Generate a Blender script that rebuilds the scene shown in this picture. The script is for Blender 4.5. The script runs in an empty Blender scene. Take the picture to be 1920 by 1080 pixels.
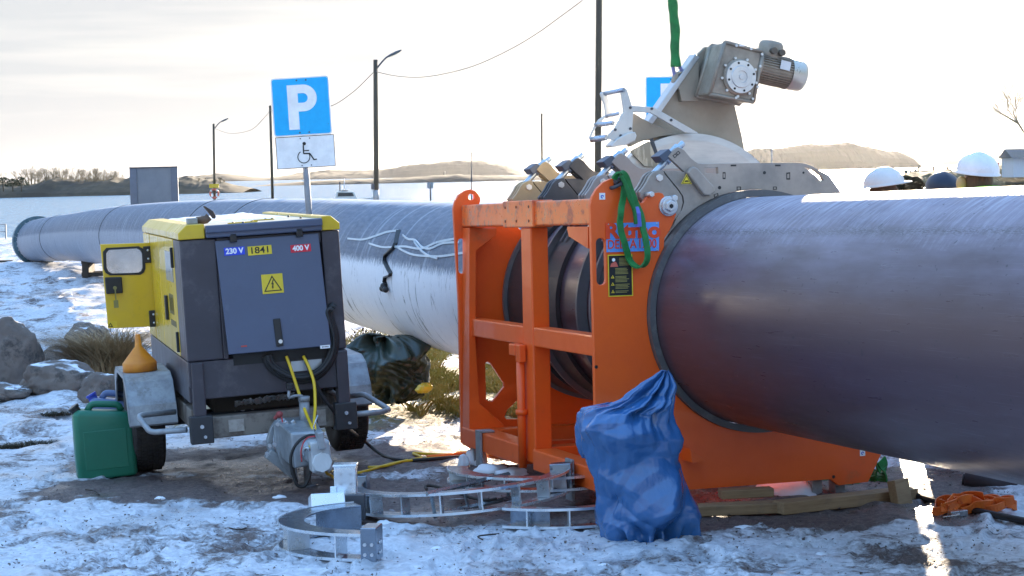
import bpy, bmesh, math, random
from math import sin, cos, tan, pi, radians, atan2, sqrt, atan, degrees
from mathutils import Vector, Matrix, noise
from mathutils.geometry import tessellate_polygon
random.seed(7)
V = Vector
scn = bpy.context.scene
COL = scn.collection

# ------------------------------------------------------------------ camera, sky, sun, exposure
F = 3450.0
PITCH = atan(125 / F); ROLL = atan(241 / 11146.0); SLOPE = radians(1.5)
G = Matrix.Rotation(-SLOPE, 4, 'X')                  # the yard slopes gently down to the water
fw = V((0, cos(PITCH), -sin(PITCH))); r0 = V((1, 0, 0)); u0 = r0.cross(fw)
rt = r0 * cos(ROLL) - u0 * sin(ROLL); up = r0 * sin(ROLL) + u0 * cos(ROLL)
Mc = Matrix((rt, up, -fw)).transposed().to_4x4(); Mc.translation = V((0, 0, 1.5))
Mc = G @ Mc
cd = bpy.data.cameras.new('camera'); cam = bpy.data.objects.new('camera', cd); COL.objects.link(cam)
cam.matrix_world = Mc
cd.sensor_width = 36; cd.lens = F / 1920 * 36; cd.clip_start = 0.05; cd.clip_end = 30000
scn.camera = cam
CAM = Mc.translation.copy(); MR = Mc.to_3x3()

SUN_EL = radians(9.5); SUN_AZ = radians(10.8)        # azimuth measured from +Y towards +X
w = bpy.data.worlds.new('World'); scn.world = w; w.use_nodes = True
nt = w.node_tree; nt.nodes.clear()
out = nt.nodes.new('ShaderNodeOutputWorld'); bg = nt.nodes.new('ShaderNodeBackground')
sky = nt.nodes.new('ShaderNodeTexSky'); sky.sky_type = 'NISHITA'; sky.sun_disc = False
sky.sun_elevation = SUN_EL; sky.sun_rotation = SUN_AZ
sky.air_density = 1.0; sky.dust_density = 0.4; sky.ozone_density = 2.0
bg.inputs['Strength'].default_value = 0.15
# thin streaks of high cloud low over the horizon
tc = nt.nodes.new('ShaderNodeTexCoord'); mp = nt.nodes.new('ShaderNodeMapping')
mp.inputs['Scale'].default_value = (2.0, 2.0, 26.0)
nz = nt.nodes.new('ShaderNodeTexNoise'); nz.inputs['Scale'].default_value = 2.2; nz.inputs['Detail'].default_value = 5
rp = nt.nodes.new('ShaderNodeValToRGB'); rp.color_ramp.elements[0].position = .47; rp.color_ramp.elements[1].position = .72
rp.color_ramp.elements[1].color = (.55, .55, .55, 1)
mx = nt.nodes.new('ShaderNodeMixRGB'); mx.inputs['Color2'].default_value = (2.2, 2.12, 1.95, 1)
nt.links.new(tc.outputs['Generated'], mp.inputs[0]); nt.links.new(mp.outputs[0], nz.inputs[0])
nt.links.new(nz.outputs[0], rp.inputs[0]); nt.links.new(rp.outputs[0], mx.inputs['Fac'])
# camera-like shoulder on the very bright sky round the low sun: c / (1 + c / k), slightly cool
dv = nt.nodes.new('ShaderNodeVectorMath'); dv.operation = 'MULTIPLY_ADD'; dv.inputs[1].default_value = (1 / 1.5, 1 / 1.48, 1 / 1.50); dv.inputs[2].default_value = (1, 1, 1)
d2 = nt.nodes.new('ShaderNodeVectorMath'); d2.operation = 'DIVIDE'; d3 = nt.nodes.new('ShaderNodeVectorMath'); d3.operation = 'MULTIPLY'; d3.inputs[1].default_value = (1.9, 3.6, 9.0)
nt.links.new(sky.outputs[0], d3.inputs[0]); nt.links.new(d3.outputs[0], dv.inputs[0]); nt.links.new(d3.outputs[0], d2.inputs[0]); nt.links.new(dv.outputs[0], d2.inputs[1])
nt.links.new(d2.outputs[0], mx.inputs['Color1']); nt.links.new(mx.outputs[0], bg.inputs[0])
# sky above the view is boosted brighter and bluer to light the shaded foreground
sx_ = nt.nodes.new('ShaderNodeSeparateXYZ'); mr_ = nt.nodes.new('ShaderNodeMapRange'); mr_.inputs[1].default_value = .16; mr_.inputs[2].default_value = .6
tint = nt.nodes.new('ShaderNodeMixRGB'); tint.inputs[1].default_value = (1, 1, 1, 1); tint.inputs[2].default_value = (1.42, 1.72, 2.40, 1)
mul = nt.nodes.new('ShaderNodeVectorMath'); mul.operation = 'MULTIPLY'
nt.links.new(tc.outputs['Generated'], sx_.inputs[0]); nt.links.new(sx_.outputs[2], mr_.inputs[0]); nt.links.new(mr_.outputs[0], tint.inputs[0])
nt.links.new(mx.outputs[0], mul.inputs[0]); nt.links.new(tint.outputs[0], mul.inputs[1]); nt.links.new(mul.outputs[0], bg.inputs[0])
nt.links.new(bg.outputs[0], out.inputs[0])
sl = bpy.data.lights.new('sun', 'SUN'); sl.energy = 4.5; sl.angle = radians(.5); sl.color = (1, .82, .6)
so = bpy.data.objects.new('sun', sl); COL.objects.link(so)
sd = V((sin(SUN_AZ) * cos(SUN_EL), cos(SUN_AZ) * cos(SUN_EL), sin(SUN_EL)))
so.rotation_euler = sd.to_track_quat('Z', 'Y').to_euler(); so.location = (0, 0, 30)
scn.view_settings.view_transform = 'Standard'; scn.view_settings.look = 'None'
scn.view_settings.gamma = 1; scn.view_settings.exposure = 1.9

# ------------------------------------------------------------------ rays and frames
def ray(px, py): return (MR @ V(((px - 960) / F, (540 - py) / F, -1.0)))
def atY(px, py, Y):
    d = ray(px, py); return CAM + d * ((Y - CAM.y) / d.y)
def projz(P):
    q = Mc.inverted() @ P; return 960 + F * q.x / -q.z, 540 - F * q.y / -q.z
def zg(x, y):
    if y < 20: z = -tan(SLOPE) * y
    else: z = -tan(SLOPE) * 20 - .26 * (1 - math.exp(-(y - 20) * tan(SLOPE) / .26))
    return z
def gw(px, py, dz=0.0):                               # where a sight line meets the yard
    d = ray(px, py); t = 3.0
    for _ in range(4000):
        P = CAM + d * t
        if P.z <= zg(P.x, P.y) + dz: break
        t += .02
    return P
class Frame:
    def __init__(s, M): s.M = M; s.I = M.inverted(); s.c = s.I @ CAM
    def tr(s, ax, val, px, py):                       # sight line meets local plane axis=val
        d = s.I.to_3x3() @ ray(px, py); t = (val - s.c[ax]) / d[ax]; return s.c + d * t
    def xz(s, val, pts): return [(q.x, q.z) for q in (s.tr(1, val, *p) for p in pts)]
    def yz(s, val, pts): return [(q.y, q.z) for q in (s.tr(0, val, *p) for p in pts)]
    def xy(s, val, pts): return [(q.x, q.y) for q in (s.tr(2, val, *p) for p in pts)]

# ------------------------------------------------------------------ materials
MATS = {}
def mat(name, c, rough=.5, metal=0.0, c2=None, scale=6, bump=0.0, bscale=40, lo=.4, hi=.65, stretch=(1, 1, 1), rvar=0.1, coat=0, spec=.5, dirt=None, dlo=.55, dhi=.7, dscale=3, trans=0):
    if name in MATS: return MATS[name]
    m = bpy.data.materials.new(name); m.use_nodes = True; n = m.node_tree.nodes; L = m.node_tree.links
    b = n['Principled BSDF']; b.inputs['Metallic'].default_value = metal; b.inputs['Roughness'].default_value = rough
    b.inputs['Coat Weight'].default_value = coat; b.inputs['Specular IOR Level'].default_value = spec
    b.inputs['Transmission Weight'].default_value = trans
    t = n.new('ShaderNodeTexCoord'); mpn = n.new('ShaderNodeMapping'); mpn.inputs['Scale'].default_value = stretch
    L.new(t.outputs['Object'], mpn.inputs[0])
    c = tuple(c) + (1,); c2 = (tuple(c2) + (1,)) if c2 else tuple(min(1, x * 1.18) for x in c[:3]) + (1,)
    nn = n.new('ShaderNodeTexNoise'); nn.inputs['Scale'].default_value = scale; nn.inputs['Detail'].default_value = 7; nn.inputs['Roughness'].default_value = .65
    L.new(mpn.outputs[0], nn.inputs[0])
    r = n.new('ShaderNodeMapRange'); r.inputs[1].default_value = lo; r.inputs[2].default_value = hi
    L.new(nn.outputs[0], r.inputs[0])
    mxn = n.new('ShaderNodeMixRGB'); mxn.inputs[1].default_value = c; mxn.inputs[2].default_value = c2
    L.new(r.outputs[0], mxn.inputs[0]); colout = mxn.outputs[0]
    if dirt:
        dn = n.new('ShaderNodeTexNoise'); dn.inputs['Scale'].default_value = dscale; dn.inputs['Detail'].default_value = 9; dn.inputs['Roughness'].default_value = .75
        L.new(t.outputs['Object'], dn.inputs[0])
        dr = n.new('ShaderNodeMapRange'); dr.inputs[1].default_value = dlo; dr.inputs[2].default_value = dhi
        L.new(dn.outputs[0], dr.inputs[0])
        m2 = n.new('ShaderNodeMixRGB'); m2.inputs[2].default_value = tuple(dirt) + (1,)
        L.new(dr.outputs[0], m2.inputs[0]); L.new(colout, m2.inputs[1]); colout = m2.outputs[0]
    L.new(colout, b.inputs['Base Color'])
    if rvar:
        rr = n.new('ShaderNodeMapRange'); rr.inputs[3].default_value = max(.03, rough - rvar); rr.inputs[4].default_value = min(1, rough + rvar)
        L.new(nn.outputs[0], rr.inputs[0]); rr.inputs[1].default_value = .3; rr.inputs[2].default_value = .7
        L.new(rr.outputs[0], b.inputs['Roughness'])
    if bump:
        bn = n.new('ShaderNodeTexNoise'); bn.inputs['Scale'].default_value = bscale; bn.inputs['Detail'].default_value = 5
        L.new(mpn.outputs[0], bn.inputs[0])
        bb = n.new('ShaderNodeBump'); bb.inputs['Strength'].default_value = 1; bb.inputs['Distance'].default_value = bump
        L.new(bn.outputs[0], bb.inputs['Height']); L.new(bb.outputs[0], b.inputs['Normal'])
    MATS[name] = m; return m

ORANGE = mat('orange paint', (.92, .125, .012), .42, c2=(.86, .11, .012), scale=3, bump=.0006, bscale=60, dirt=(.55, .13, .045), dlo=.6, dhi=.8, coat=.15)
ORWORN = mat('worn orange paint', (.92, .17, .03), .34, c2=(.50, .10, .05), scale=9, lo=.55, hi=.62, dirt=(.55, .2, .12), dlo=.52, dhi=.6, dscale=14)
STEEL = mat('grey steel plate', (.44, .37, .32), .48, .45, c2=(.33, .285, .25), scale=5, bump=.0004, bscale=90, dirt=(.2, .18, .16), dlo=.6, dhi=.85)
STEELD = mat('dark steel plate', (.10, .105, .12), .5, .5, c2=(.075, .08, .09), scale=5, bump=.0004)
STEELT = mat('tan steel plate', (.50, .38, .22), .5, .4, c2=(.42, .32, .2), scale=5, bump=.0004)
ALU = mat('bare aluminium', (.72, .72, .72), .38, .75, c2=(.6, .6, .6), scale=9, bump=.0003, bscale=80)
ALUW = mat('milled disc face', (.66, .63, .6), .42, .6, c2=(.55, .53, .51), scale=4, stretch=(1, 1, 5), bump=.0003)
CAST = mat('cast grey housing', (.36, .31, .25), .52, .35, c2=(.25, .215, .175), scale=7, bump=.0015, bscale=50)
ZINC = mat('galvanised steel', (.50, .55, .58), .26, .85, c2=(.36, .40, .43), scale=16, bump=.0004, dirt=(.3, .27, .24), dlo=.62, dhi=.8)
GALV = mat('dull galvanised steel', (.36, .38, .40), .55, .4, c2=(.27, .28, .3), scale=14, dirt=(.14, .12, .1), dlo=.55, dhi=.75, dscale=5, bump=.0006)
BOLT = mat('bright bolt steel', (.6, .62, .65), .3, .9)
BLACK = mat('black rubber', (.018, .018, .02), .6, c2=(.03, .03, .03), bump=.0006)
BLKPL = mat('black plastic', (.015, .015, .017), .4)
LINER = mat('dark clamp liner', (.045, .043, .047), .5, .25, c2=(.07, .065, .065), scale=6, dirt=(.14, .13, .12), dlo=.62, dhi=.72, dscale=16)
YEL = mat('yellow body paint', (.72, .48, .015), .32, c2=(.66, .43, .015), scale=3, coat=.3, dirt=(.4, .27, .04), dlo=.6, dhi=.85)
SLATE = mat('slate grey body paint', (.050, .044, .054), .42, c2=(.066, .058, .070), scale=3, dirt=(.15, .14, .14), dlo=.53, dhi=.8, bump=.0003)
BLUEP = mat('blue grey panel paint', (.080, .100, .160), .36, c2=(.092, .113, .175), scale=2.5, dirt=(.16, .18, .24), dlo=.6, dhi=.85)
RUSTG = mat('weathered chassis beam', (.24, .21, .18), .7, .15, c2=(.12, .09, .075), scale=8, lo=.45, hi=.6, dirt=(.3, .3, .3), dlo=.6, dhi=.7, bump=.001)
TYRE = mat('tyre rubber', (.022, .020, .021), .75, c2=(.05, .043, .04), scale=12, bump=.002, bscale=30)
WHITE = mat('white paint', (.8, .8, .8), .45)
SNOWM = mat('old snow', (.72, .76, .82), .6, c2=(.84, .86, .9), scale=5, bump=.01, bscale=14)
WOOD = mat('sawn timber', (.36, .24, .13), .7, c2=(.27, .17, .09), scale=5, stretch=(1, 14, 14), bump=.001, dirt=(.16, .12, .09), dlo=.55, dhi=.75)
WOODD = mat('dark wet timber', (.05, .04, .035), .75, c2=(.08, .065, .05), scale=8, bump=.002)
POLEM = mat('brown wooden pole', (.055, .045, .03), .8, c2=(.085, .07, .045), scale=3, stretch=(6, 6, .5), bump=.002)
GSLING = mat('green webbing', (.015, .22, .045), .65, c2=(.02, .15, .04), scale=18, bump=.003, bscale=60)
CABY = mat('yellow cable', (.75, .5, .02), .4)
TEXTR = mat('red print', (.85, .07, .015), .5)
TEXTB = mat('black print', (.012, .012, .012), .5)
TEXTY = mat('yellow print', (.8, .58, .03), .5)
TEXTW = mat('white print', (.85, .85, .85), .5)

# ------------------------------------------------------------------ mesh builder
class MB:
    def __init__(s): s.v = []; s.f = []; s.sm = []; s.uv = None
    def add(s, vs, fs, sm=False):
        o = len(s.v); s.v += [tuple(p) for p in vs]; s.f += [tuple(i + o for i in f) for f in fs]; s.sm += [sm] * len(fs); return s
    def hexa(s, c): # 8 corners: bottom 4 (ccw), top 4
        return s.add(c, [(3, 2, 1, 0), (4, 5, 6, 7), (0, 1, 5, 4), (1, 2, 6, 5), (2, 3, 7, 6), (3, 0, 4, 7)])
    def box(s, x0, x1, y0, y1, z0, z1, M=None):
        c = [V(p) for p in ((x0, y0, z0), (x1, y0, z0), (x1, y1, z0), (x0, y1, z0), (x0, y0, z1), (x1, y0, z1), (x1, y1, z1), (x0, y1, z1))]
        if M: c = [M @ p for p in c]
        return s.hexa(c)
    def prism(s, poly, a, b, ax='y', holes=(), M=None):
        # poly in the plane normal to ax, extruded from a to b
        def mk(p, t):
            q = V((p[0], t, p[1])) if ax == 'y' else (V((t, p[0], p[1])) if ax == 'x' else V((p[0], p[1], t)))
            return (M @ q) if M else q
        loops = [list(poly)] + [list(h) for h in holes]
        tris = tessellate_polygon([[V((p[0], p[1], 0)) for p in l] for l in loops])
        flat = [p for l in loops for p in l]; n = len(flat)
        vs = [mk(p, a) for p in flat] + [mk(p, b) for p in flat]
        fs = [tuple(t) for t in tris] + [tuple(i + n for i in reversed(t)) for t in tris]
        o = 0
        for l in loops:
            k = len(l)
            fs += [(o + i, o + (i + 1) % k, o + (i + 1) % k + n, o + i + n) for i in range(k)]
            o += k
        return s.add(vs, fs)
    def tube(s, pts, r, n=10, closed=False, cap=True, flat=None, sm=True):
        pts = [V(p) for p in pts]; m = len(pts); R = r if isinstance(r, (list, tuple)) else [r] * m
        vs = []; N = None
        for i, p in enumerate(pts):
            t = (pts[(i + 1) % m] if (closed or i < m - 1) else p) - (pts[i - 1] if (closed or i > 0) else p)
            t.normalize()
            if N is None:
                N = V((0, 0, 1)) if abs(t.z) < .9 else V((1, 0, 0))
                N = (N - t * N.dot(t)).normalized()
            else: N = (N - t * N.dot(t)); N = N.normalized() if N.length > 1e-6 else t.orthogonal().normalized()
            B = t.cross(N)
            for k in range(n):
                a = 2 * pi * k / n
                if flat: vs.append(p + N * (cos(a) * R[i] * flat) + B * (sin(a) * R[i]))
                else: vs.append(p + (N * cos(a) + B * sin(a)) * R[i])
        fs = []
        for i in range(m if closed else m - 1):
            j = (i + 1) % m
            fs += [(i * n + k, i * n + (k + 1) % n, j * n + (k + 1) % n, j * n + k) for k in range(n)]
        s.add(vs, fs, sm)
        if cap and not closed:
            o = len(s.v) - len(vs)
            s.f += [tuple(o + k for k in reversed(range(n))), tuple(o + (m - 1) * n + k for k in range(n))]; s.sm += [False, False]
        return s
    def ribbon(s, pts, wdir, wid, th):                # strap: width along wdir
        pts = [V(p) for p in pts]; vs = []; m = len(pts)
        for i, p in enumerate(pts):
            t = (pts[min(i + 1, m - 1)] - pts[max(i - 1, 0)]).normalized()
            wd = V(wdir[i] if isinstance(wdir, list) else wdir); wd = (wd - t * wd.dot(t)).normalized(); nn = t.cross(wd)
            for a, b in ((-1, -1), (1, -1), (1, 1), (-1, 1)): vs.append(p + wd * (a * wid / 2) + nn * (b * th / 2))
        fs = [(i * 4 + k, i * 4 + (k + 1) % 4, i * 4 + 4 + (k + 1) % 4, i * 4 + 4 + k) for i in range(m - 1) for k in range(4)]
        fs += [(3, 2, 1, 0), tuple((m - 1) * 4 + k for k in range(4))]
        return s.add(vs, fs, False)
    def cyl(s, p0, p1, r, n=20, r1=None): return s.tube([p0, p1], [r, r if r1 is None else r1], n)
    def lathe(s, prof, n=32, M=None, ang=2 * pi, sm=True): # prof [(r,z)] about z
        vs = []; full = abs(ang - 2 * pi) < 1e-6; cnt = n if full else n + 1
        for r, z in prof:
            for k in range(cnt):
                q = V((r * cos(ang * k / n), r * sin(ang * k / n), z)); vs.append(M @ q if M else q)
        fs = []
        for i in range(len(prof) - 1):
            for k in range(n):
                k2 = (k + 1) % cnt if full else k + 1
                fs.append((i * cnt + k, i * cnt + k2, (i + 1) * cnt + k2, (i + 1) * cnt + k))
        return s.add(vs, fs, sm)
    def arc(s, c, r0, r1, a0, a1, t0, t1, n=32, ax='y'):   # annular sector solid; angles radians in plane
        poly = [(c[0] + r1 * cos(a0 + (a1 - a0) * i / n), c[1] + r1 * sin(a0 + (a1 - a0) * i / n)) for i in range(n + 1)]
        inn = [(c[0] + r0 * cos(a0 + (a1 - a0) * i / n), c[1] + r0 * sin(a0 + (a1 - a0) * i / n)) for i in range(n + 1)]
        def mk(p, t): return (p[0], t, p[1]) if ax == 'y' else ((t, p[0], p[1]) if ax == 'x' else (p[0], p[1], t))
        vs = []
        for a, b in zip(poly, inn): vs += [mk(a, t0), mk(a, t1), mk(b, t1), mk(b, t0)]
        fs = [(i * 4 + k, i * 4 + (k + 1) % 4, i * 4 + 4 + (k + 1) % 4, i * 4 + 4 + k) for i in range(n) for k in range(4)]
        fs += [(3, 2, 1, 0), tuple(n * 4 + k for k in range(4))]
        return s.add(vs, fs)
    def ball(s, c, r, n=12, sc=(1, 1, 1)):
        pr = [(max(1e-5, sin(pi * i / n)) * r, -cos(pi * i / n) * r) for i in range(n + 1)]
        M = Matrix.Translation(V(c)) @ Matrix.Diagonal((sc[0], sc[1], sc[2], 1)); return s.lathe(pr, n * 2, M)
    def build(s, name, m, parent=None, bevel=0, sub=0, smooth=None, M=None, auto=True):
        me = bpy.data.meshes.new(name); me.from_pydata(s.v, [], s.f); me.update()
        me.polygons.foreach_set('use_smooth', s.sm if smooth is None else [smooth] * len(s.f))
        bm = bmesh.new(); bm.from_mesh(me); bmesh.ops.recalc_face_normals(bm, faces=bm.faces); bm.to_mesh(me); bm.free()
        for mm in (m if isinstance(m, (list, tuple)) else [m]): me.materials.append(mm)
        o = bpy.data.objects.new(name, me); COL.objects.link(o)
        if parent: o.parent = parent
        if M: o.matrix_world = M
        if bevel:
            b = o.modifiers.new('bevel', 'BEVEL'); b.width = bevel; b.segments = 2; b.limit_method = 'ANGLE'; b.angle_limit = radians(50); b.harden_normals = False
        if sub:
            b = o.modifiers.new('subdivision', 'SUBSURF'); b.levels = sub; b.render_levels = sub
        return o

def each(mb, name, m, parent, **kw):                  # every loose piece becomes a part of its own
    par = list(range(len(mb.v)))
    def find(i):
        while par[i] != i: par[i] = par[par[i]]; i = par[i]
        return i
    for f in mb.f:
        a = find(f[0])
        for i in f[1:]: par[find(i)] = a
    groups = {}
    for f, sm in zip(mb.f, mb.sm): groups.setdefault(find(f[0]), []).append((f, sm))
    r = []
    for g in groups.values():
        ids = sorted({i for f, _ in g for i in f}); mp = {i: k for k, i in enumerate(ids)}
        q = MB(); q.v = [mb.v[i] for i in ids]; q.f = [tuple(mp[i] for i in f) for f, _ in g]; q.sm = [sm for _, sm in g]
        r.append(q.build(name, m, parent, **kw))
    return r
def thing(name, label, cat, M, group=None):
    o = bpy.data.objects.new(name, None); COL.objects.link(o); o.matrix_world = M; o.empty_display_size = .2
    o['label'] = label; o['category'] = cat
    if group: o['group'] = group
    return o
def tag(o, label, cat, group=None, kind=None):
    if label: o['label'] = label
    if cat: o['category'] = cat
    if group: o['group'] = group
    if kind: o['kind'] = kind
    return o
def struct(o): o['kind'] = 'structure'; return o
def curve(pts, n=8, closed=False):                    # Catmull-Rom
    P = [V(p) for p in pts]; m = len(P); R = []
    for i in range(m if closed else m - 1):
        a, b, c, d = (P[(i - 1) % m], P[i], P[(i + 1) % m], P[(i + 2) % m]) if closed else (P[max(i - 1, 0)], P[i], P[i + 1], P[min(i + 2, m - 1)])
        for k in range(n):
            t = k / n
            R.append(.5 * ((2 * b) + (c - a) * t + (2 * a - 5 * b + 4 * c - d) * t * t + (3 * b - a - 3 * c + d) * t ** 3))
    if not closed: R.append(P[-1])
    return R
_txt = {}
def text(s, size, M, m, parent, name='lettering', depth=.0012, bold=0.0, sx=1.0, align='CENTER'):
    c = bpy.data.curves.new('t', 'FONT'); c.body = s; c.size = size; c.extrude = depth; c.align_x = align; c.align_y = 'CENTER'; c.offset = bold
    o = bpy.data.objects.new('t', c); COL.objects.link(o)
    dg = bpy.context.evaluated_depsgraph_get(); me = bpy.data.meshes.new_from_object(o.evaluated_get(dg))
    bpy.data.objects.remove(o); me.transform(M @ Matrix.Diagonal((sx, 1, 1, 1)))
    me.name = name; me.materials.clear(); me.materials.append(m)
    q = bpy.data.objects.new(name, me); COL.objects.link(q)
    if parent: q.parent = parent
    return q
# text facing local -Y: x->x, y->z
TXZ = Matrix(((1, 0, 0, 0), (0, 0, -1, 0), (0, 1, 0, 0), (0, 0, 0, 1)))
def facing(x, y, z, rot=0): return Matrix.Translation(V((x, y, z))) @ TXZ @ Matrix.Rotation(rot, 4, 'Z')
def circ(cx, cz, r, n=20): return [(cx + r * cos(2 * pi * i / n), cz + r * sin(2 * pi * i / n)) for i in range(n)]
def slot(cx, z0, z1, r, n=8): return [(cx + r * cos(pi + pi * i / n), z0 + r + r * sin(pi + pi * i / n)) for i in range(n + 1)] + [(cx + r * cos(pi * i / n), z1 - r + r * sin(pi * i / n)) for i in range(n + 1)]

# ------------------------------------------------------------------ ground
def fbm(x, y, s, o=4, z=0.0): return noise.fractal(V((x * s, y * s, z)), 1.0, 2.0, o)
def seg_d(p, a, b):
    ax, ay = a; bx, by = b; t = ((p[0] - ax) * (bx - ax) + (p[1] - ay) * (by - ay)) / ((bx - ax) ** 2 + (by - ay) ** 2)
    t = max(0, min(1, t)); return sqrt((p[0] - ax - t * (bx - ax)) ** 2 + (p[1] - ay - t * (by - ay)) ** 2)
def sst(a, b, x): t = max(0, min(1, (x - a) / (b - a))); return t * t * (3 - 2 * t)
BARE = [((-2.3, 10.7), (-.6, 10.2), .5), ((-2.1, 11.8), (-.9, 11.8), .7), ((-.8, 10.1), (-.2, 9.5), .35), ((.9, 8.95), (2.1, 9.15), .28), ((.6, 9.6), (2.0, 10.2), .7), ((0, 10.4), (.2, 12.), .5), ((-.6, 9.3), (.2, 9.6), .25)]
def quay_edge(x): return 78 + (max(0, -x - 14) * .0)
BOOT = {}
rb = random.Random(41)
for _ in range(330):
    by = rb.uniform(7.4, 15) if _ % 3 else rb.uniform(7.4, 10.5); bx_0 = by * rb.uniform(-.3, .3); an = rb.gauss(.3, .7)
    for k_ in range(rb.choice((1, 2, 3))):
        X_, Y_0 = bx_0 + sin(an) * .62 * k_ + (.11 if k_ % 2 else -.11) * cos(an), by + cos(an) * .62 * k_
        for gx in (-1, 0, 1):
            for gy in (-1, 0, 1): BOOT.setdefault((int(X_ * 4) + gx, int(Y_0 * 4) + gy), []).append((X_, Y_0, sin(an), cos(an), rb.uniform(.008, .02)))
def boot(x, y):
    h = 0
    for X_, Y_0, s, c, d in BOOT.get((int(x * 4), int(y * 4)), ()):
        u = (x - X_) * s + (y - Y_0) * c; v = (x - X_) * c - (y - Y_0) * s; r = sqrt((u / .15) ** 2 + (v / .055) ** 2)
        if r < 1.6: h += -d * (1 - sst(.75, 1.05, r)) + d * .45 * math.exp(-((r - 1.18) / .16) ** 2)
    return h
def ground_mesh():
    ys = []
    for y in (-60, -30, -12, -4, 0, 2, 3.5, 4.5): ys.append(float(y))
    y = 5.2; 
    while y < 77: ys.append(y); y *= 1.0050
    ys += [78.0]
    ts = [-9, -5, -3, -1.8, -1.1, -.7, -.5] + [-.38 + .76 * i / 470 for i in range(471)] + [.5, .7, 1.1, 1.8, 3, 5, 9]
    vs = []; bare = []; grass = []
    for y in ys:
        k = max(y, 5.2)
        for t in ts:
            x = t * k
            z = zg(x, y)
            n1 = fbm(x, y, .9, 3); n2 = fbm(x, y, 4.5, 4, 3.1)
            b = 0
            for a0, b0, r in BARE:
                d = seg_d((x, y), a0, b0) + n2 * .12
                b = max(b, 1 - sst(r * .6, r * 1.25, d))
            gr = 0
            if y > 11.5:
                # grass bank behind the pipe and the machine
                gx = (x + 1.0 + (y - 16) * .30); gr = sst(12.6, 14.5, y + n1) * (1 - sst(19, 27, y)) * (1 - sst(1.6, 3.2, abs(gx)))
            amp = .5 + .5 * sst(5, 9, y)
            h = .016 * n1 + .020 * n2 * (1 - .6 * b) + .006 * fbm(x, y, 13, 2, 5)
            if 7 < y < 17: h += boot(x, y) * (1 - .7 * b)
            if y > 11 and x < -2.6 - (y - 12) * .05: h += .07 * sst(11.5, 15, y) * (n1 + .6 * fbm(x, y, 1.8, 3, 7))   # drifts by the boulders
            if y > 25: h += .12 * sst(25, 40, y) * fbm(x, y, .25, 3)
            if abs(y) > 76: h = 0
            vs.append((x, y, z + h)); bare.append(b); grass.append(gr)
    nc = len(ts); nr = len(ys)
    fs = [(i * nc + j, i * nc + j + 1, (i + 1) * nc + j + 1, (i + 1) * nc + j) for i in range(nr - 1) for j in range(nc - 1)]
    # quay face dropping into the water
    o = len(vs); vs += [(vs[(nr - 1) * nc + j][0], 78.02, -4) for j in range(nc)]
    bare += [1] * nc; grass += [0] * nc
    fs += [((nr - 1) * nc + j, (nr - 1) * nc + j + 1, o + j + 1, o + j) for j in range(nc - 1)]
    me = bpy.data.meshes.new('ground'); me.from_pydata(vs, [], fs); me.update()
    me.polygons.foreach_set('use_smooth', [True] * len(fs))
    for nm, dat in (('bare', bare), ('grass', grass)):
        a = me.attributes.new(nm, 'FLOAT', 'POINT'); a.data.foreach_set('value', dat)
    ob = bpy.data.objects.new('ground', me); COL.objects.link(ob); struct(ob); return ob
gnd = ground_mesh()
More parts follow.
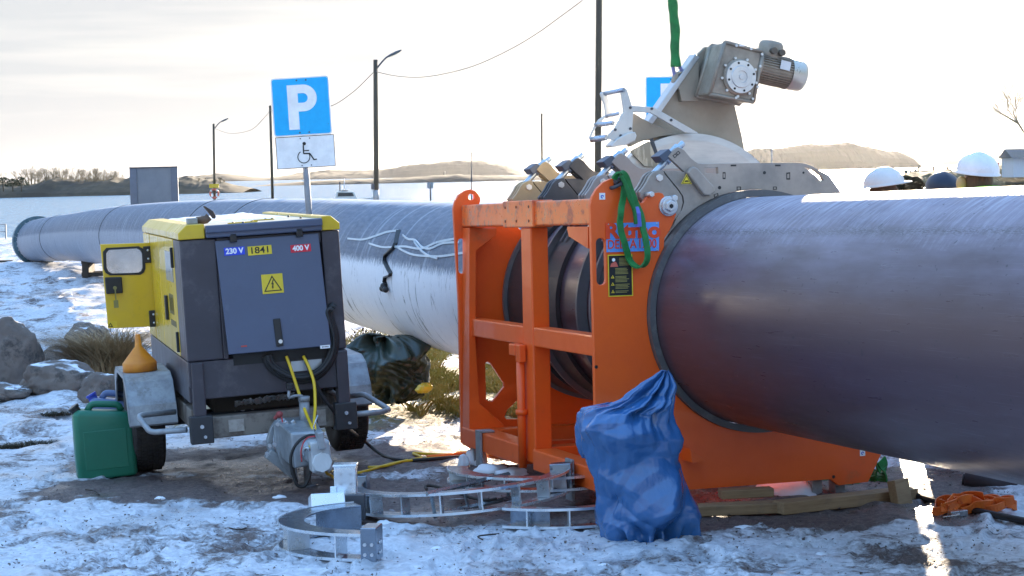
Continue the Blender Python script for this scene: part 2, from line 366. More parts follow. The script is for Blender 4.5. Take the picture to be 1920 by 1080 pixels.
def ground_mat():
    m = bpy.data.materials.new('trodden snow, ice and gravel'); m.use_nodes = True; n = m.node_tree.nodes; L = m.node_tree.links
    b = n['Principled BSDF']; tc = n.new('ShaderNodeTexCoord')
    def NZ(s, det=8, ro=.6, st=(1, 1, 1), off=0, dist=0):
        mp = n.new('ShaderNodeMapping'); mp.inputs['Scale'].default_value = st; mp.inputs['Location'].default_value = (off, off, 0)
        L.new(tc.outputs['Object'], mp.inputs[0]); q = n.new('ShaderNodeTexNoise'); q.inputs['Scale'].default_value = s; q.inputs['Detail'].default_value = det
        q.inputs['Roughness'].default_value = ro; q.inputs['Distortion'].default_value = dist; L.new(mp.outputs[0], q.inputs[0]); return q.outputs[0]
    def MR_(v, a, c, o0=0.0, o1=1.0):
        r = n.new('ShaderNodeMapRange'); r.interpolation_type = 'SMOOTHSTEP'; L.new(v, r.inputs[0]); r.inputs[1].default_value = a; r.inputs[2].default_value = c; r.inputs[3].default_value = o0; r.inputs[4].default_value = o1; return r.outputs[0]
    def MT(op, a, c):
        q = n.new('ShaderNodeMath'); q.operation = op
        for i, v in enumerate((a, c)):
            if isinstance(v, (int, float)): q.inputs[i].default_value = v
            else: L.new(v, q.inputs[i])
        return q.outputs[0]
    def MX(f, a, c):
        q = n.new('ShaderNodeMixRGB')
        for i, v in enumerate((f, a, c)):
            if isinstance(v, tuple): q.inputs[i].default_value = v + (1,)
            elif isinstance(v, float): q.inputs[i].default_value = v
            else: L.new(v, q.inputs[i])
        return q.outputs[0]
    ab = n.new('ShaderNodeAttribute'); ab.attribute_name = 'bare'; ag = n.new('ShaderNodeAttribute'); ag.attribute_name = 'grass'
    big = NZ(.8, 4); mid = NZ(2.6, 9, .72, (1, .75, 1), 3, .4); fine = NZ(26, 6, .7); grit = NZ(120, 3, .6)
    s = MT('ADD', MT('MULTIPLY', big, .35), MT('MULTIPLY', mid, .75)); s = MT('ADD', s, MT('MULTIPLY', fine, .26)); spk = NZ(9, 7, .75, (.55, 1.2, 1), 21, .6); s = MT('ADD', s, MT('MULTIPLY', spk, .20)); s = MT('SUBTRACT', s, .145)
    s = MT('SUBTRACT', s, MT('MULTIPLY', ab.outputs['Fac'], .26)); s = MT('SUBTRACT', s, MT('MULTIPLY', ag.outputs['Fac'], .12))
    snow = MR_(s, .505, .635)
    ice = MR_(NZ(1.5, 5, .5, (1, .6, 1), 9), .50, .60)
    gravel = MX(MR_(grit, .4, .62), (.085, .058, .052), (.20, .145, .13))
    gravel = MX(MR_(fine, .45, .6), gravel, (.085, .06, .055))
    grs = MX(MR_(NZ(9, 6), .4, .6), (.30, .20, .06), (.12, .11, .03))
    gravel = MX(ag.outputs['Fac'], gravel, grs)
    snc = MX(MR_(fine, .35, .7), (.50, .51, .55), (.76, .78, .83))
    icc = MX(MR_(mid, .4, .65), (.34, .35, .38), (.64, .67, .72))
    snc = MX(MT('MULTIPLY', ice, .7), snc, icc)
    col = MX(snow, gravel, snc); L.new(col, b.inputs['Base Color'])
    rg = MT('SUBTRACT', .62, MT('MULTIPLY', ice, .40)); rg = MT('ADD', rg, MT('MULTIPLY', MR_(fine, .3, .7), .14)); L.new(rg, b.inputs['Roughness'])
    hgt = MT('ADD', MT('MULTIPLY', snow, .5), MT('MULTIPLY', fine, .55)); hgt = MT('ADD', hgt, MT('MULTIPLY', grit, .12)); hgt = MT('ADD', hgt, MT('MULTIPLY', mid, .5))
    bp = n.new('ShaderNodeBump'); bp.inputs['Distance'].default_value = .024; bp.inputs['Strength'].default_value = .75; L.new(hgt, bp.inputs['Height']); L.new(bp.outputs[0], b.inputs['Normal'])
    return m
gnd.data.materials.append(ground_mat())

# ------------------------------------------------------------------ sea
SEA = -1.3
def sea_mat():
    m = bpy.data.materials.new('calm cold sea'); m.use_nodes = True; n = m.node_tree.nodes; L = m.node_tree.links
    b = n['Principled BSDF']; b.inputs['Base Color'].default_value = (.13, .26, .36, 1); b.inputs['Roughness'].default_value = .22; b.inputs['IOR'].default_value = 1.33
    tc = n.new('ShaderNodeTexCoord'); mp = n.new('ShaderNodeMapping'); mp.inputs['Scale'].default_value = (1, .8, 1); L.new(tc.outputs['Object'], mp.inputs[0])
    q = n.new('ShaderNodeTexNoise'); q.inputs['Scale'].default_value = .9; q.inputs['Detail'].default_value = 5; L.new(mp.outputs[0], q.inputs[0])
    bp = n.new('ShaderNodeBump'); bp.inputs['Distance'].default_value = 1.1; bp.inputs['Strength'].default_value = 1.0; L.new(q.outputs[0], bp.inputs['Height']); L.new(bp.outputs[0], b.inputs['Normal'])
    return m
sea = MB().box(-9000, 9000, 60, 12000, SEA - .5, SEA).build('sea', sea_mat()); struct(sea)

# ------------------------------------------------------------------ far shores
def ridge(name, pts, dist, depth, m, jag=1.0, js=.05, seed=0, rows=14, step=None, nearz=SEA - .3):
    """pts: (px, py) silhouette; the land rises from the water line to the crest and falls behind it."""
    W_ = [atY(px, py, dist) for px, py in pts]
    x0, x1 = W_[0].x, W_[-1].x; n = 420; vs = []
    step = (x1 - x0) / n
    def hz(x):
        for a, b in zip(W_, W_[1:]):
            if a.x <= x <= b.x: return a.z + (b.z - a.z) * (x - a.x) / max(1e-6, b.x - a.x)
        return W_[-1].z
    for i in range(n + 1):
        x = x0 + step * i; H = hz(x) - SEA
        for j in range(rows + 1):
            t = j / rows; y = dist - depth * .5 + depth * t
            s = sin(pi * min(1, t * 1.02)) ** .8 if t < 1 else 0
            jj = noise.fractal(V((x * js, y * js * .6, seed)), .8, 2.0, 5)
            jj += .4 * noise.fractal(V((x * js * 7, y * js * 4, seed + 9)), .8, 2.0, 3)
            z = nearz + (H + .3) * max(0, s) + jag * jj * max(0, s) * min(1, H / (jag * 3 + .01))
            if s < .02: z = nearz
            vs.append((x, y + (noise.noise(V((x * js * .5, t * 3, seed))) * depth * .05), z))
    r = rows + 1
    fs = [(i * r + j, (i + 1) * r + j, (i + 1) * r + j + 1, i * r + j + 1) for i in range(n) for j in range(rows)]
    o = MB().add(vs, fs).build(name, m); return struct(o)
LAND1 = mat('wooded shore', (.018, .017, .010), .9, c2=(.07, .055, .03), scale=.09, lo=.42, hi=.62, rvar=0)
LAND2 = mat('heath hill', (.010, .014, .013), .95, c2=(.022, .024, .019), scale=.01, rvar=0)
LAND3 = mat('dark wooded hill', (.022, .02, .013), .95, c2=(.04, .034, .02), scale=.02, rvar=0)
ridge('shore', [(-160, 342), (-60, 338), (0, 339), (40, 341), (75, 338), (105, 332), (150, 339), (190, 337), (235, 334), (300, 333), (345, 332), (400, 339), (440, 348), (475, 354)], 390, 34, LAND1, 1.2, .05, 3)
ridge('hills', [(300, 340), (345, 331), (420, 327), (500, 333), (560, 325), (640, 322), (730, 318), (770, 308), (850, 300), (900, 302), (950, 309), (980, 322), (1030, 322), (1080, 326), (1120, 330)], 2400, 200, LAND2, 3.0, .012, 5)
ridge('low_hills', [(465, 350), (520, 344), (580, 340), (640, 336), (720, 333), (800, 330), (860, 327), (900, 330), (960, 331), (1010, 330), (1060, 331), (1100, 330)], 690, 50, LAND2, .6, .03, 8)
ridge('wooded_hill', [(1330, 318), (1380, 290), (1410, 281), (1450, 277), (1510, 272), (1550, 269), (1590, 270), (1610, 276), (1640, 279), (1680, 284), (1697, 292), (1705, 312)], 1500, 120, LAND3, 2.5, .03, 11)
ridge('distant_hills', [(1650, 308), (1700, 292), (1740, 287), (1780, 289), (1830, 292), (1900, 294), (2000, 296), (2100, 306)], 3200, 500, LAND2, 3, .01, 14)
ridge('bank', [(1700, 330), (1722, 326), (1790, 321), (1850, 316), (1890, 308), (1960, 304), (2060, 300), (2200, 298)], 150, 26, mat('winter grass bank', (.11, .075, .03), .9, c2=(.2, .14, .06), scale=.6, rvar=0, bump=.1, bscale=3), .25, .3, 17, nearz=SEA - .2)

# bare winter trees along the left shore
def bare_tree(mb, base, h, rnd, depth=4, r=None):
    def grow(p, d, l, r, k):
        q = p + d * l; mb.tube([p, q], [r, r * .65], 4, cap=False)
        if k == 0: return
        for _ in range(rnd.choice((2, 3, 3))):
            nd = (d + V((rnd.uniform(-.75, .75), rnd.uniform(-.75, .75), rnd.uniform(-.1, .5)))).normalized()
            grow(q, nd, l * rnd.uniform(.6, .85), r * .62, k - 1)
    grow(V(base), V((rnd.uniform(-.08, .08), 0, 1)).normalized(), h * .3, r or h * .022, depth)
TW = mat('bare twigs', (.20, .155, .09), .9, rvar=0)
rnd = random.Random(5); mb = MB()
for i in range(230):
    px = rnd.choice((rnd.gauss(95, 30), rnd.gauss(175, 28), rnd.uniform(30, 420)))
    b = atY(px, 345, rnd.uniform(385, 396)); bare_tree(mb, (b.x, b.y, b.z - .3), (rnd.uniform(2.4, 4.6) if i % 2 else rnd.uniform(.9, 2.4)) if px < 230 else rnd.uniform(.8, 2.0), rnd, 4, .07)
tag(mb.build('winter_woodland', TW), 'pale bare winter trees massed along the far left shore', 'woodland', kind='stuff')
EVG = mat('evergreen foliage', (.022, .035, .014), .9, c2=(.05, .06, .025), scale=2, rvar=0)
rnd = random.Random(8)
for i, (px, py, h) in enumerate([(6, 333, 4.2), (40, 332, 3.0), (24, 336, 3.0)]):
    b = atY(px, 350, 372); H = atY(px, py, 372).z - b.z
    t = thing('evergreen_tree', ['dark round evergreen tree at the far left edge of the wooded shore', 'dark bushy evergreen tree third from the left edge on the wooded shore', 'smaller dark evergreen tree between two larger ones on the left shore'][i], 'tree', Matrix.Translation(b))
    MB().cyl((0, 0, -1), (0, 0, H * .6), .12, 6).build('trunk', POLEM, t)
    mb = MB()
    for k in range(420):
        a = rnd.uniform(0, 2 * pi); rr = sqrt(rnd.random()) * h * .55; zz = rnd.uniform(.1, 1); rr *= (1.05 - zz ** 2 * .8)
        c = V((cos(a) * rr, sin(a) * rr, H * zz)); s = .22
        mb.add([c + V((rnd.uniform(-s, s), rnd.uniform(-s, s), rnd.uniform(-s, s))) for _ in range(3)], [(0, 1, 2)])
    mb.build('crown', EVG, t)

# ------------------------------------------------------------------ pipes
av = V((-.32920133, .94425976, 0)); vv_ = V((av.y, -av.x, 0))
MFm = G @ Matrix.Translation(av * 8.7 + vv_ * 4.4034) @ Matrix.Rotation(atan2(-av.x, av.y), 4, 'Z')
MF = Frame(MFm)                                       # X across, Y along the pipe away from us, Z up
def pipe_mesh(name, pts, R, m, n=72, thick=.05):
    pts = [V(p) for p in pts]; vs = []; th = []; ss = []; s = 0
    for layer, r in ((0, R), (1, R - thick)):
        s = 0
        for i, p in enumerate(pts):
            t = (pts[min(i + 1, len(pts) - 1)] - pts[max(i - 1, 0)]).normalized()
            B = t.cross(V((0, 0, 1))).normalized(); N = B.cross(t)
            if i: s += (p - pts[i - 1]).length
            for k in range(n):
                a = 2 * pi * k / n; vs.append(p + (N * cos(a) + B * sin(a)) * r); th.append(cos(a)); ss.append(s)
    m_ = len(pts); fs = []
    for l in (0, 1):
        o = l * m_ * n
        for i in range(m_ - 1):
            for k in range(n):
                f = (o + i * n + k, o + i * n + (k + 1) % n, o + (i + 1) * n + (k + 1) % n, o + (i + 1) * n + k); fs.append(f if l == 0 else f[::-1])
    for i in (0, m_ - 1):
        for k in range(n): fs.append((i * n + k, i * n + (k + 1) % n, m_ * n + i * n + (k + 1) % n, m_ * n + i * n + k))
    me = bpy.data.meshes.new(name); me.from_pydata(vs, [], fs); me.update()
    sm = [True] * (2 * (m_ - 1) * n) + [False] * (2 * n); me.polygons.foreach_set('use_smooth', sm)
    for nm, d in (('height', th), ('along', ss)):
        a = me.attributes.new(nm, 'FLOAT', 'POINT'); a.data.foreach_set('value', d)
    bm = bmesh.new(); bm.from_mesh(me); bmesh.ops.recalc_face_normals(bm, faces=bm.faces); bm.to_mesh(me); bm.free()
    me.materials.append(m); o = bpy.data.objects.new(name, me); COL.objects.link(o); return o
def pipe_mat(kind):
    m = bpy.data.materials.new(kind); m.use_nodes = True; n = m.node_tree.nodes; L = m.node_tree.links; b = n['Principled BSDF']
    ah = n.new('ShaderNodeAttribute'); ah.attribute_name = 'height'; al = n.new('ShaderNodeAttribute'); al.attribute_name = 'along'; tc = n.new('ShaderNodeTexCoord')
    cx = n.new('ShaderNodeCombineXYZ'); L.new(ah.outputs['Fac'], cx.inputs[1]); L.new(al.outputs['Fac'], cx.inputs[0])
    def NZ(s, st, det=6, ro=.6, src=None, dist=0):
        mp = n.new('ShaderNodeMapping'); mp.inputs['Scale'].default_value = st; L.new(src or cx.outputs[0], mp.inputs[0]); q = n.new('ShaderNodeTexNoise')
        q.inputs['Scale'].default_value = s; q.inputs['Detail'].default_value = det; q.inputs['Roughness'].default_value = ro; q.inputs['Distortion'].default_value = dist; L.new(mp.outputs[0], q.inputs[0]); return q.outputs[0]
    def R(v, a, c, o0=0.0, o1=1.0):
        r = n.new('ShaderNodeMapRange'); L.new(v, r.inputs[0])
        for i, x in enumerate((a, c, o0, o1)): r.inputs[i + 1].default_value = x
        return r.outputs[0]
    def MT(op, a, c):
        q = n.new('ShaderNodeMath'); q.operation = op
        for i, v in enumerate((a, c)):
            if isinstance(v, (int, float)): q.inputs[i].default_value = v
            else: L.new(v, q.inputs[i])
        return q.outputs[0]
    def MX(f, a, c):
        q = n.new('ShaderNodeMixRGB')
        for i, v in enumerate((f, a, c)):
            if isinstance(v, tuple): q.inputs[i].default_value = v + (1,)
            elif isinstance(v, float): q.inputs[i].default_value = v
            else: L.new(v, q.inputs[i])
        return q.outputs[0]
    obj = tc.outputs['Object']
    if kind == 'black pipe skin':
        base = MX(NZ(4, (.5, 3, 1)), (.062, .033, .040), (.090, .050, .060))  # purple-brown hue of the lens flare is put into the base colour
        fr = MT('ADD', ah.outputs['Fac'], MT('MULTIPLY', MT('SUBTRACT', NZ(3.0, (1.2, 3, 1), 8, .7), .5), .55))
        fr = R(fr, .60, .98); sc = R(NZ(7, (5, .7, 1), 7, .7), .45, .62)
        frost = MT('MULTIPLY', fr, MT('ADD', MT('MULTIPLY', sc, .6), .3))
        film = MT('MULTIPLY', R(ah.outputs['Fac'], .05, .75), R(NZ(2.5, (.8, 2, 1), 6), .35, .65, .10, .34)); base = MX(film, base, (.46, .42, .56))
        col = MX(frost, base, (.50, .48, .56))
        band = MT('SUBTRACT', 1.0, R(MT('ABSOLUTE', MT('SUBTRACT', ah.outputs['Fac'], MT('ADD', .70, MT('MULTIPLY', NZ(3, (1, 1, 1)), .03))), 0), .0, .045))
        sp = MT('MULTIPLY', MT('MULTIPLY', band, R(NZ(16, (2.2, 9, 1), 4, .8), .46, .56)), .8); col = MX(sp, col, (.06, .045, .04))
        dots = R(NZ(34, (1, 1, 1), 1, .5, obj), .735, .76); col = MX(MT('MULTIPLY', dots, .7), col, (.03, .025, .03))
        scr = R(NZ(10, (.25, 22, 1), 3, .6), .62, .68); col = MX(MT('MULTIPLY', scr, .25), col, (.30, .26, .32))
        L.new(col, b.inputs['Base Color'])
        L.new(MT('ADD', MT('MULTIPLY', fr, .3), R(NZ(4, (1, 5, 1)), .3, .7, .26, .38)), b.inputs['Roughness'])
        hgt = MT('ADD', MT('MULTIPLY', frost, .8), MT('MULTIPLY', NZ(9, (.4, 6, 1)), .16)); dist = .0012
    else:
        dk = MX(NZ(2.2, (3.0, .5, 1), 8, .7, None, .3), (.05, .065, .10), (.20, .24, .32))
        streak = R(NZ(2.0, (5.0, .35, 1), 5, .6), .56, .66); dk = MX(MT('MULTIPLY', streak, .5), dk, (.42, .47, .55))
        wh = MX(NZ(4, (6, .8, 1), 8, .7), (.70, .70, .75), (.90, .90, .93))
        drip = R(NZ(2.3, (4.2, .55, 1), 8, .75, None, .5), .575, .63); wh = MX(MT('MULTIPLY', drip, .8), wh, (.10, .095, .10))
        edge = MT('ADD', ah.outputs['Fac'], MT('MULTIPLY', MT('SUBTRACT', NZ(14, (6, .5, 1), 4, .8), .5), .45))
        near = R(al.outputs['Fac'], 8, 19)
        lw = R(edge, .16, .26, 1, 0); lw = MT('MULTIPLY', lw, R(near, 0, 1, 1, .25))
        col = MX(lw, dk, wh)
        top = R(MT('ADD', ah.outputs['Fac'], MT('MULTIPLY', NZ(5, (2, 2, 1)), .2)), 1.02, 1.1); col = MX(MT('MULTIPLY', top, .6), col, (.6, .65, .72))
        L.new(col, b.inputs['Base Color']); L.new(R(NZ(8, (1, 3, 1)), .3, .7, .42, .7), b.inputs['Roughness'])
        hgt = MT('ADD', MT('MULTIPLY', lw, .3), NZ(20, (3, 1, 1))); dist = .003
    bp = n.new('ShaderNodeBump'); bp.inputs['Distance'].default_value = dist; L.new(hgt, bp.inputs['Height']); L.new(bp.outputs[0], b.inputs['Normal'])
    return m
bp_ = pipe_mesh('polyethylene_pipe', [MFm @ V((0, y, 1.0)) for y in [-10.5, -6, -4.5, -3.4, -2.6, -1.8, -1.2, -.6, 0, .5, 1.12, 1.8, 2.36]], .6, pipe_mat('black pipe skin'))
tag(bp_, 'big glossy black pipe running from the orange machine to the right edge', 'pipe')
st = []
for px, t, bt in [(870, 373.5, 652), (760, 373, 622), (640, 373, 588), (560, 373, 562.5), (475, 373.5, 540), (390, 375.5, 522), (300, 380, 508), (217, 388, 497), (140, 400, 489), (100, 406, 489.5), (72, 412, 492)]:
    hgt = bt - t; Z = 1.2 * F / hgt; st.append(atY(px, (t + bt) / 2, Z * cos(PITCH + SLOPE)))
lp = [MFm @ V((0, 2.37, 1.0)), MFm @ V((0, 2.9, 1.01)), MFm @ V((0, 3.6, 1.03))]
lp += [st[1] * .5 + (MFm @ V((0, 8.2, 1.12))) * .5] + st[2:]
lpc = curve(lp, 6)
LP = thing('coated_pipe', 'long frosted grey pipe with white lower half curving away to the flange at far left', 'pipe', Matrix.Identity(4))
q = pipe_mesh('pipe_wall', lpc, .6, pipe_mat('frosted coated pipe')); q.parent = LP
TEAL = mat('painted teal flange', (.06, .12, .15), .5, .3, c2=(.12, .2, .24), scale=3, dirt=(.4, .45, .5), dlo=.55, dhi=.7, dscale=2)
def ring_at(P, t, r0, r1, w_, m, name, parent, nb=0):
    t = t.normalized(); M = Matrix.Translation(P) @ t.to_track_quat('Z', 'Y').to_matrix().to_4x4()
    o = MB().lathe([(r0, -w_ / 2), (r1, -w_ / 2), (r1, w_ / 2), (r0, w_ / 2), (r0, -w_ / 2)], 56, M, sm=False).build(name, m, parent)
    if nb:
        mb = MB()
        for k in range(nb):
            a = 2 * pi * k / nb; c = V(((r0 + r1) / 2 * cos(a), (r0 + r1) / 2 * sin(a), 0)); mb.cyl(M @ (c + V((0, 0, -w_ / 2 - .03))), M @ (c + V((0, 0, w_ / 2 + .03))), .018, 6)
        each(mb, 'flange_bolt', BOLT, o)
ring_at(lpc[-1], lpc[-1] - lpc[-2], .5, .70, .10, TEAL, 'flange', LP, 32)
ring_at(lpc[-1] + (lpc[-1] - lpc[-2]).normalized() * .12, lpc[-1] - lpc[-2], .5, .70, .10, TEAL, 'flange', LP)
def idx_px(px): return min(range(len(lpc)), key=lambda i: abs(projz(lpc[i])[0] - px))
for px in (118, 245, 420, 508): 
    i = idx_px(px); ring_at(lpc[i], lpc[i + 1] - lpc[i - 1], .595, .606, .05, mat('weld bead', (.03, .035, .045), .6), 'weld_seam', LP)
# strap of black film and scraps hanging on the coated pipe
def on_pipe(px, py, off=.006):                        # sight line meets the pipe skin
    d = ray(px, py); best = None
    for i in range(len(lpc) - 1):
        a, b = lpc[i], lpc[i + 1]; t = (b - a).normalized(); Lg = (b - a).length
        o = CAM - a; dp = d - t * d.dot(t); op = o - t * o.dot(t)
        A = dp.dot(dp); B = 2 * dp.dot(op); C_ = op.dot(op) - (.6 + off) ** 2; D = B * B - 4 * A * C_
        if D < 0: continue
        s = (-B - sqrt(D)) / (2 * A); P = CAM + d * s; k = (P - a).dot(t)
        if -.001 <= k <= Lg + .001 and (best is None or s < best[0]): best = (s, P)
    return best[1] if best else atY(px, py, 16)
mb = MB(); pts = [(747, 432), (742, 456), (738, 465), (722, 480), (721, 490), (728, 504), (733, 513), (731, 517), (722, 520), (721, 528), (724, 534), (719, 538), (722, 545)]
mb.ribbon([on_pipe(x, y, .012) for x, y in pts], (1, 0, .1), .035, .012)
for x, y in ((719, 536), (723, 543), (720, 540), (717, 541)): mb.ball(on_pipe(x, y, .03), .026, 5)
tag(mb.build('tape_scrap', BLKPL), 'twisted strip of black tape hanging down the frosted side of the coated pipe', 'tape')
FILM = mat('clear plastic film', (.62, .72, .78), .2, c2=(.5, .6, .68))
mb = MB()
for pts in ([(652, 447), (680, 449), (705, 442), (725, 435), (746, 432)], [(692, 456), (716, 463), (738, 463), (760, 462), (790, 466), (820, 454), (856, 447)], [(755, 441), (765, 448), (778, 450), (790, 462), (806, 466), (830, 456), (860, 454)], [(742, 462), (770, 476), (800, 480), (830, 480), (868, 474)], [(776, 453), (790, 470), (806, 480), (820, 484)]):
    mb.ribbon([on_pipe(p.x, p.y, .008) for p in curve([(a, b, 0) for a, b in pts], 5)], (0, 0, 1), .016, .006)
tag(mb.build('plastic_film', FILM), 'torn wisps of clear plastic film stuck along the upper side of the coated pipe', 'plastic film')

# ------------------------------------------------------------------ orange butt fusion machine
FM = thing('pipe_fusion_machine', 'big orange steel machine clamping the two pipe ends together', 'machine', MFm)
# front plate (y 0..0.03)
left = MF.xz(0, [(1107, 384), (1111, 368), (1119, 354), (1131, 342), (1145, 335), (1160, 333), (1174, 338), (1184, 350), (1192, 366), (1201, 381), (1206, 380), (1213, 370), (1224, 363), (1236, 361), (1243, 363), (1247, 370)])
a0 = radians(147); R1 = .638
hook = MF.xz(0, [(1247, 384), (1256, 396), (1266, 394), (1268, 402), (1263, 416), (1256, 432), (1246, 447)])
arcp = [(R1 * cos(a), 1.0 + R1 * sin(a)) for a in [radians(147) + (radians(393) - radians(147)) * i / 60 for i in range(61)]]
right = [(.80, 1.50), (.93, 1.40), (.935, .6), (.735, .22), (.64, .055), (.46, .048), (.41, .085), (.34, .085)]
outer = left + hook + arcp + right + [(-.30, .085), (-.80, .085), (-.935, .16), (-.935, 1.0)]
fp = MB().prism(outer, 0, .03, holes=[slot(-.887, 1.165, 1.405, .026), circ(*MF.xz(0, [(1157, 345)])[0], .018)]).build('front_plate', ORANGE, FM, bevel=.004)
# back plate (y 2.27..2.3)
yb = 2.27
bo = MF.xz(yb, [(850, 392), (853, 378), (860, 366), (871, 358), (882, 355), (893, 359), (900, 368), (901, 376), (898, 386)])
arcb = [(R1 * cos(a), 1.0 + R1 * sin(a)) for a in [radians(138) + radians(264) * i / 60 for i in range(61)]]
bo = bo + [(-.62, 1.60), (-.52, 1.45)] + arcb + [(.52, 1.45), (.75, 1.62), (.935, 1.55), (.935, .6), (.72, .24), (.62, .06), (-.85, .06), (-.935, .12), (-.935, 1.0)]
MB().prism(bo, yb, yb + .03, holes=[circ(*MF.xz(yb, [(884, 369)])[0], .02), [p for p in slot(MF.xz(yb, [(865.5, 480)])[0][0], MF.xz(yb, [(865.5, 513)])[0][1], MF.xz(yb, [(865.5, 447)])[0][1], .022)],
    MF.xz(yb, [(910, 681), (914, 678), (920, 681), (945, 719), (945, 725), (924, 752), (917, 753), (912, 748)]),
    MF.xz(yb, [(946, 781), (952, 768), (974, 748), (1000, 770), (1010, 785), (950, 786)])]).build('back_plate', ORANGE, FM, bevel=.004)
# inner stiffener in front of the back plate
s1 = MF.xz(2.12, [(880, 427), (931, 427), (931, 441), (893, 470), (892, 640), (899, 756), (946, 797), (946, 815), (880, 812)])
MB().prism(s1, 2.12, 2.26).build('stiffener', ORANGE, FM, bevel=.004)
s2 = [(-x, z) for x, z in s1]; MB().prism(s2, 2.12, 2.26).build('stiffener', ORANGE, FM, bevel=.004)
g = MF.yz(-.9, [(1104, 425), (1104, 466), (1099, 463), (1068, 443), (1065, 430), (1065, 425)])
for sx in (-1, 1):
    x0, x1 = sorted((sx * .905, sx * .875))
    MB().prism([(max(.031, y), z) for y, z in g], x0, x1, 'x').build('gusset', ORANGE, FM, bevel=.003)
    X0, X1 = sorted((sx * .905, sx * .80))
    if sx < 0:
        tb = MB().box(X0, X1, .031, 2.268, 1.472, 1.608).build('top_beam', ORWORN, FM, bevel=.01)
        MB().box(-.92, -.795, .92, 1.43, 1.464, 1.616).build('beam_sleeve', ORWORN, tb, bevel=.006)
        # bolts on the sleeve
        mb = MB()
        for y in (1.38, 1.19, .98):
            for z in (1.50, 1.58): mb.cyl((-.923, y, z), (-.915, y, z), .008, 8)
        each(mb, 'bolt_head', mat('brown rust', (.2, .07, .03), .7), tb)
    MB().box(X0, X1, 1.0, 1.165, .13 if sx < 0 else .75, 1.463 if sx < 0 else 1.0).build('column', ORANGE, FM, bevel=.008)
    MB().box(X0 + .004, X1 - .004, .031, .999, .795, .903).build('side_rail', ORANGE, FM, bevel=.008)
    MB().box(X0 + .004, X1 - .004, 1.166, 2.268, .795, .903).build('side_rail', ORANGE, FM, bevel=.008)
    B0, B1 = (X0 - .03, X1 + .002) if sx < 0 else (.5, .61)
    MB().box(B0, B1, .031, .96, .105, .222).build('bottom_beam', ORANGE, FM, bevel=.008)
    MB().box(B0, B1, 1.2, 2.268, .105, .222).build('bottom_beam', ORANGE, FM, bevel=.008)
for y in (1.02, 2.0):
    MB().box(-.795, .6, y, y + .12, .13, .22).build('cross_beam', ORANGE, FM, bevel=.008)
MB().box(-.795, .6, .5, .58, .10, .16).build('cross_beam', ORANGE, FM, bevel=.008)
# hinge bracket and rod on the left column
b1 = MB().box(-.96, -.906, 1.16, 1.26, .735, .80).box(-.955, -.915, 1.09, 1.16, .70, .80)
b1.build('bracket', ORANGE, FM, bevel=.006)
rd = MB().cyl((-.935, 1.13, .10), (-.935, 1.13, .70), .024).cyl((-.935, 1.13, .40), (-.935, 1.13, .43), .034)
rd.build('hinge_rod', ORANGE, FM)
# feet
for x, y in ((-.5, .04), (.36, .02), (.50, .02), (-.87, 2.1), (.5, 2.1)):
    if 1:
        MB().box(x - .03, x + .03, y + .035, y + .11, -.02, .10).build('foot', GALV, FM, bevel=.003)
MB().box(-.955, -.94, 1.84, 1.93, .02, .235).box(-.955, -.86, 1.84, 1.93, .224, .236).build('foot_clip', GALV, FM, bevel=.002)
MB().box(-.955, -.94, .30, .40, .02, .24).build('foot_clip', GALV, FM, bevel=.002)
hp = MF.xz(-.01, [(1655, 858)])[0]
# small orange hoop lying in the frame
MB().tube(curve([(-.7, .75, .12), (-.5, .9, .15), (-.2, .85, .14), (-.1, .6, .12), (-.3, .45, .12), (-.6, .5, .12)], 8, True), .016, 8, closed=True).build('hydraulic_hose', mat('orange hose', (.8, .16, .03), .4), FM)
# spike (folded plate) right of the bag
sp = MF.xz(-.03, [(1280, 838), (1307, 858), (1308, 862), (1284, 864)])
MB().prism(sp, -.12, 0).build('step_plate', ORANGE, FM, bevel=.002)
# liners round the pipe at each clamp
def shell(y0, y1, r0, r1, m, name='clamp_liner', a0=0, a1=2 * pi):
    M = Matrix.Translation((0, 0, 1.0)) @ Matrix.Rotation(-pi / 2, 4, 'X')
    pr = [(r0, y0), (r1, y0), (r1, y1), (r0, y1), (r0, y0)]
    return MB().lathe(pr, 96, M, sm=False).build(name, m, FM, smooth=None)
shell(-.035, .075, .603, .637, mat('front clamp ring', (.12, .118, .12), .5, .3, dirt=(.25, .24, .23)))
for y0, y1, r in ((.55, .72, .63), (.72, .745, .665), (.93, .955, .665), (1.36, 1.62, .63), (1.62, 1.645, .665), (1.92, 2.22, .63), (2.22, 2.245, .655)):
    shell(y0, y1, .604, r, LINER if r < .65 else mat('liner flange', (.16, .165, .175), .45, .4))
MB().lathe([(.604, .8), (.618, .8), (.618, .812), (.604, .812)], 96, Matrix.Translation((0, 0, 1.0)) @ Matrix.Rotation(-pi / 2, 4, 'X'), sm=False).build('liner_edge', BOLT, FM)

# clamp arms
Yc = .062                                            # tracing plane of the front clamp
base = MF.xz(Yc, [(1240, 319), (1229, 320), (1221, 324), (1215, 330), (1210, 340), (1204, 350), (1196, 360), (1198, 371), (1206, 382), (1216, 400), (1240, 412), (1262, 412), (1273, 398), (1277, 380), (1275, 368), (1268, 357), (1255, 341), (1243, 327)])
armt = MF.xz(Yc, [(1245, 325), (1242, 320.5), (1262, 320), (1281, 323), (1262, 305), (1250, 294), (1257, 285), (1264, 278.5), (1269, 276), (1280, 282), (1292, 296.5), (1300, 303), (1306, 306.5), (1314, 307.5), (1400, 306), (1490, 305), (1506, 306.5), (1519, 311), (1530, 318), (1551, 329), (1571, 357)])
armarc = [(.641 * cos(a), 1.0 + .641 * sin(a)) for a in [radians(32) + radians(112) * i / 40 for i in range(41)]]
lowl = MF.xz(Yc, [(1258, 425), (1268, 405), (1276, 393), (1280, 380), (1278, 368), (1270, 356), (1257, 340)])
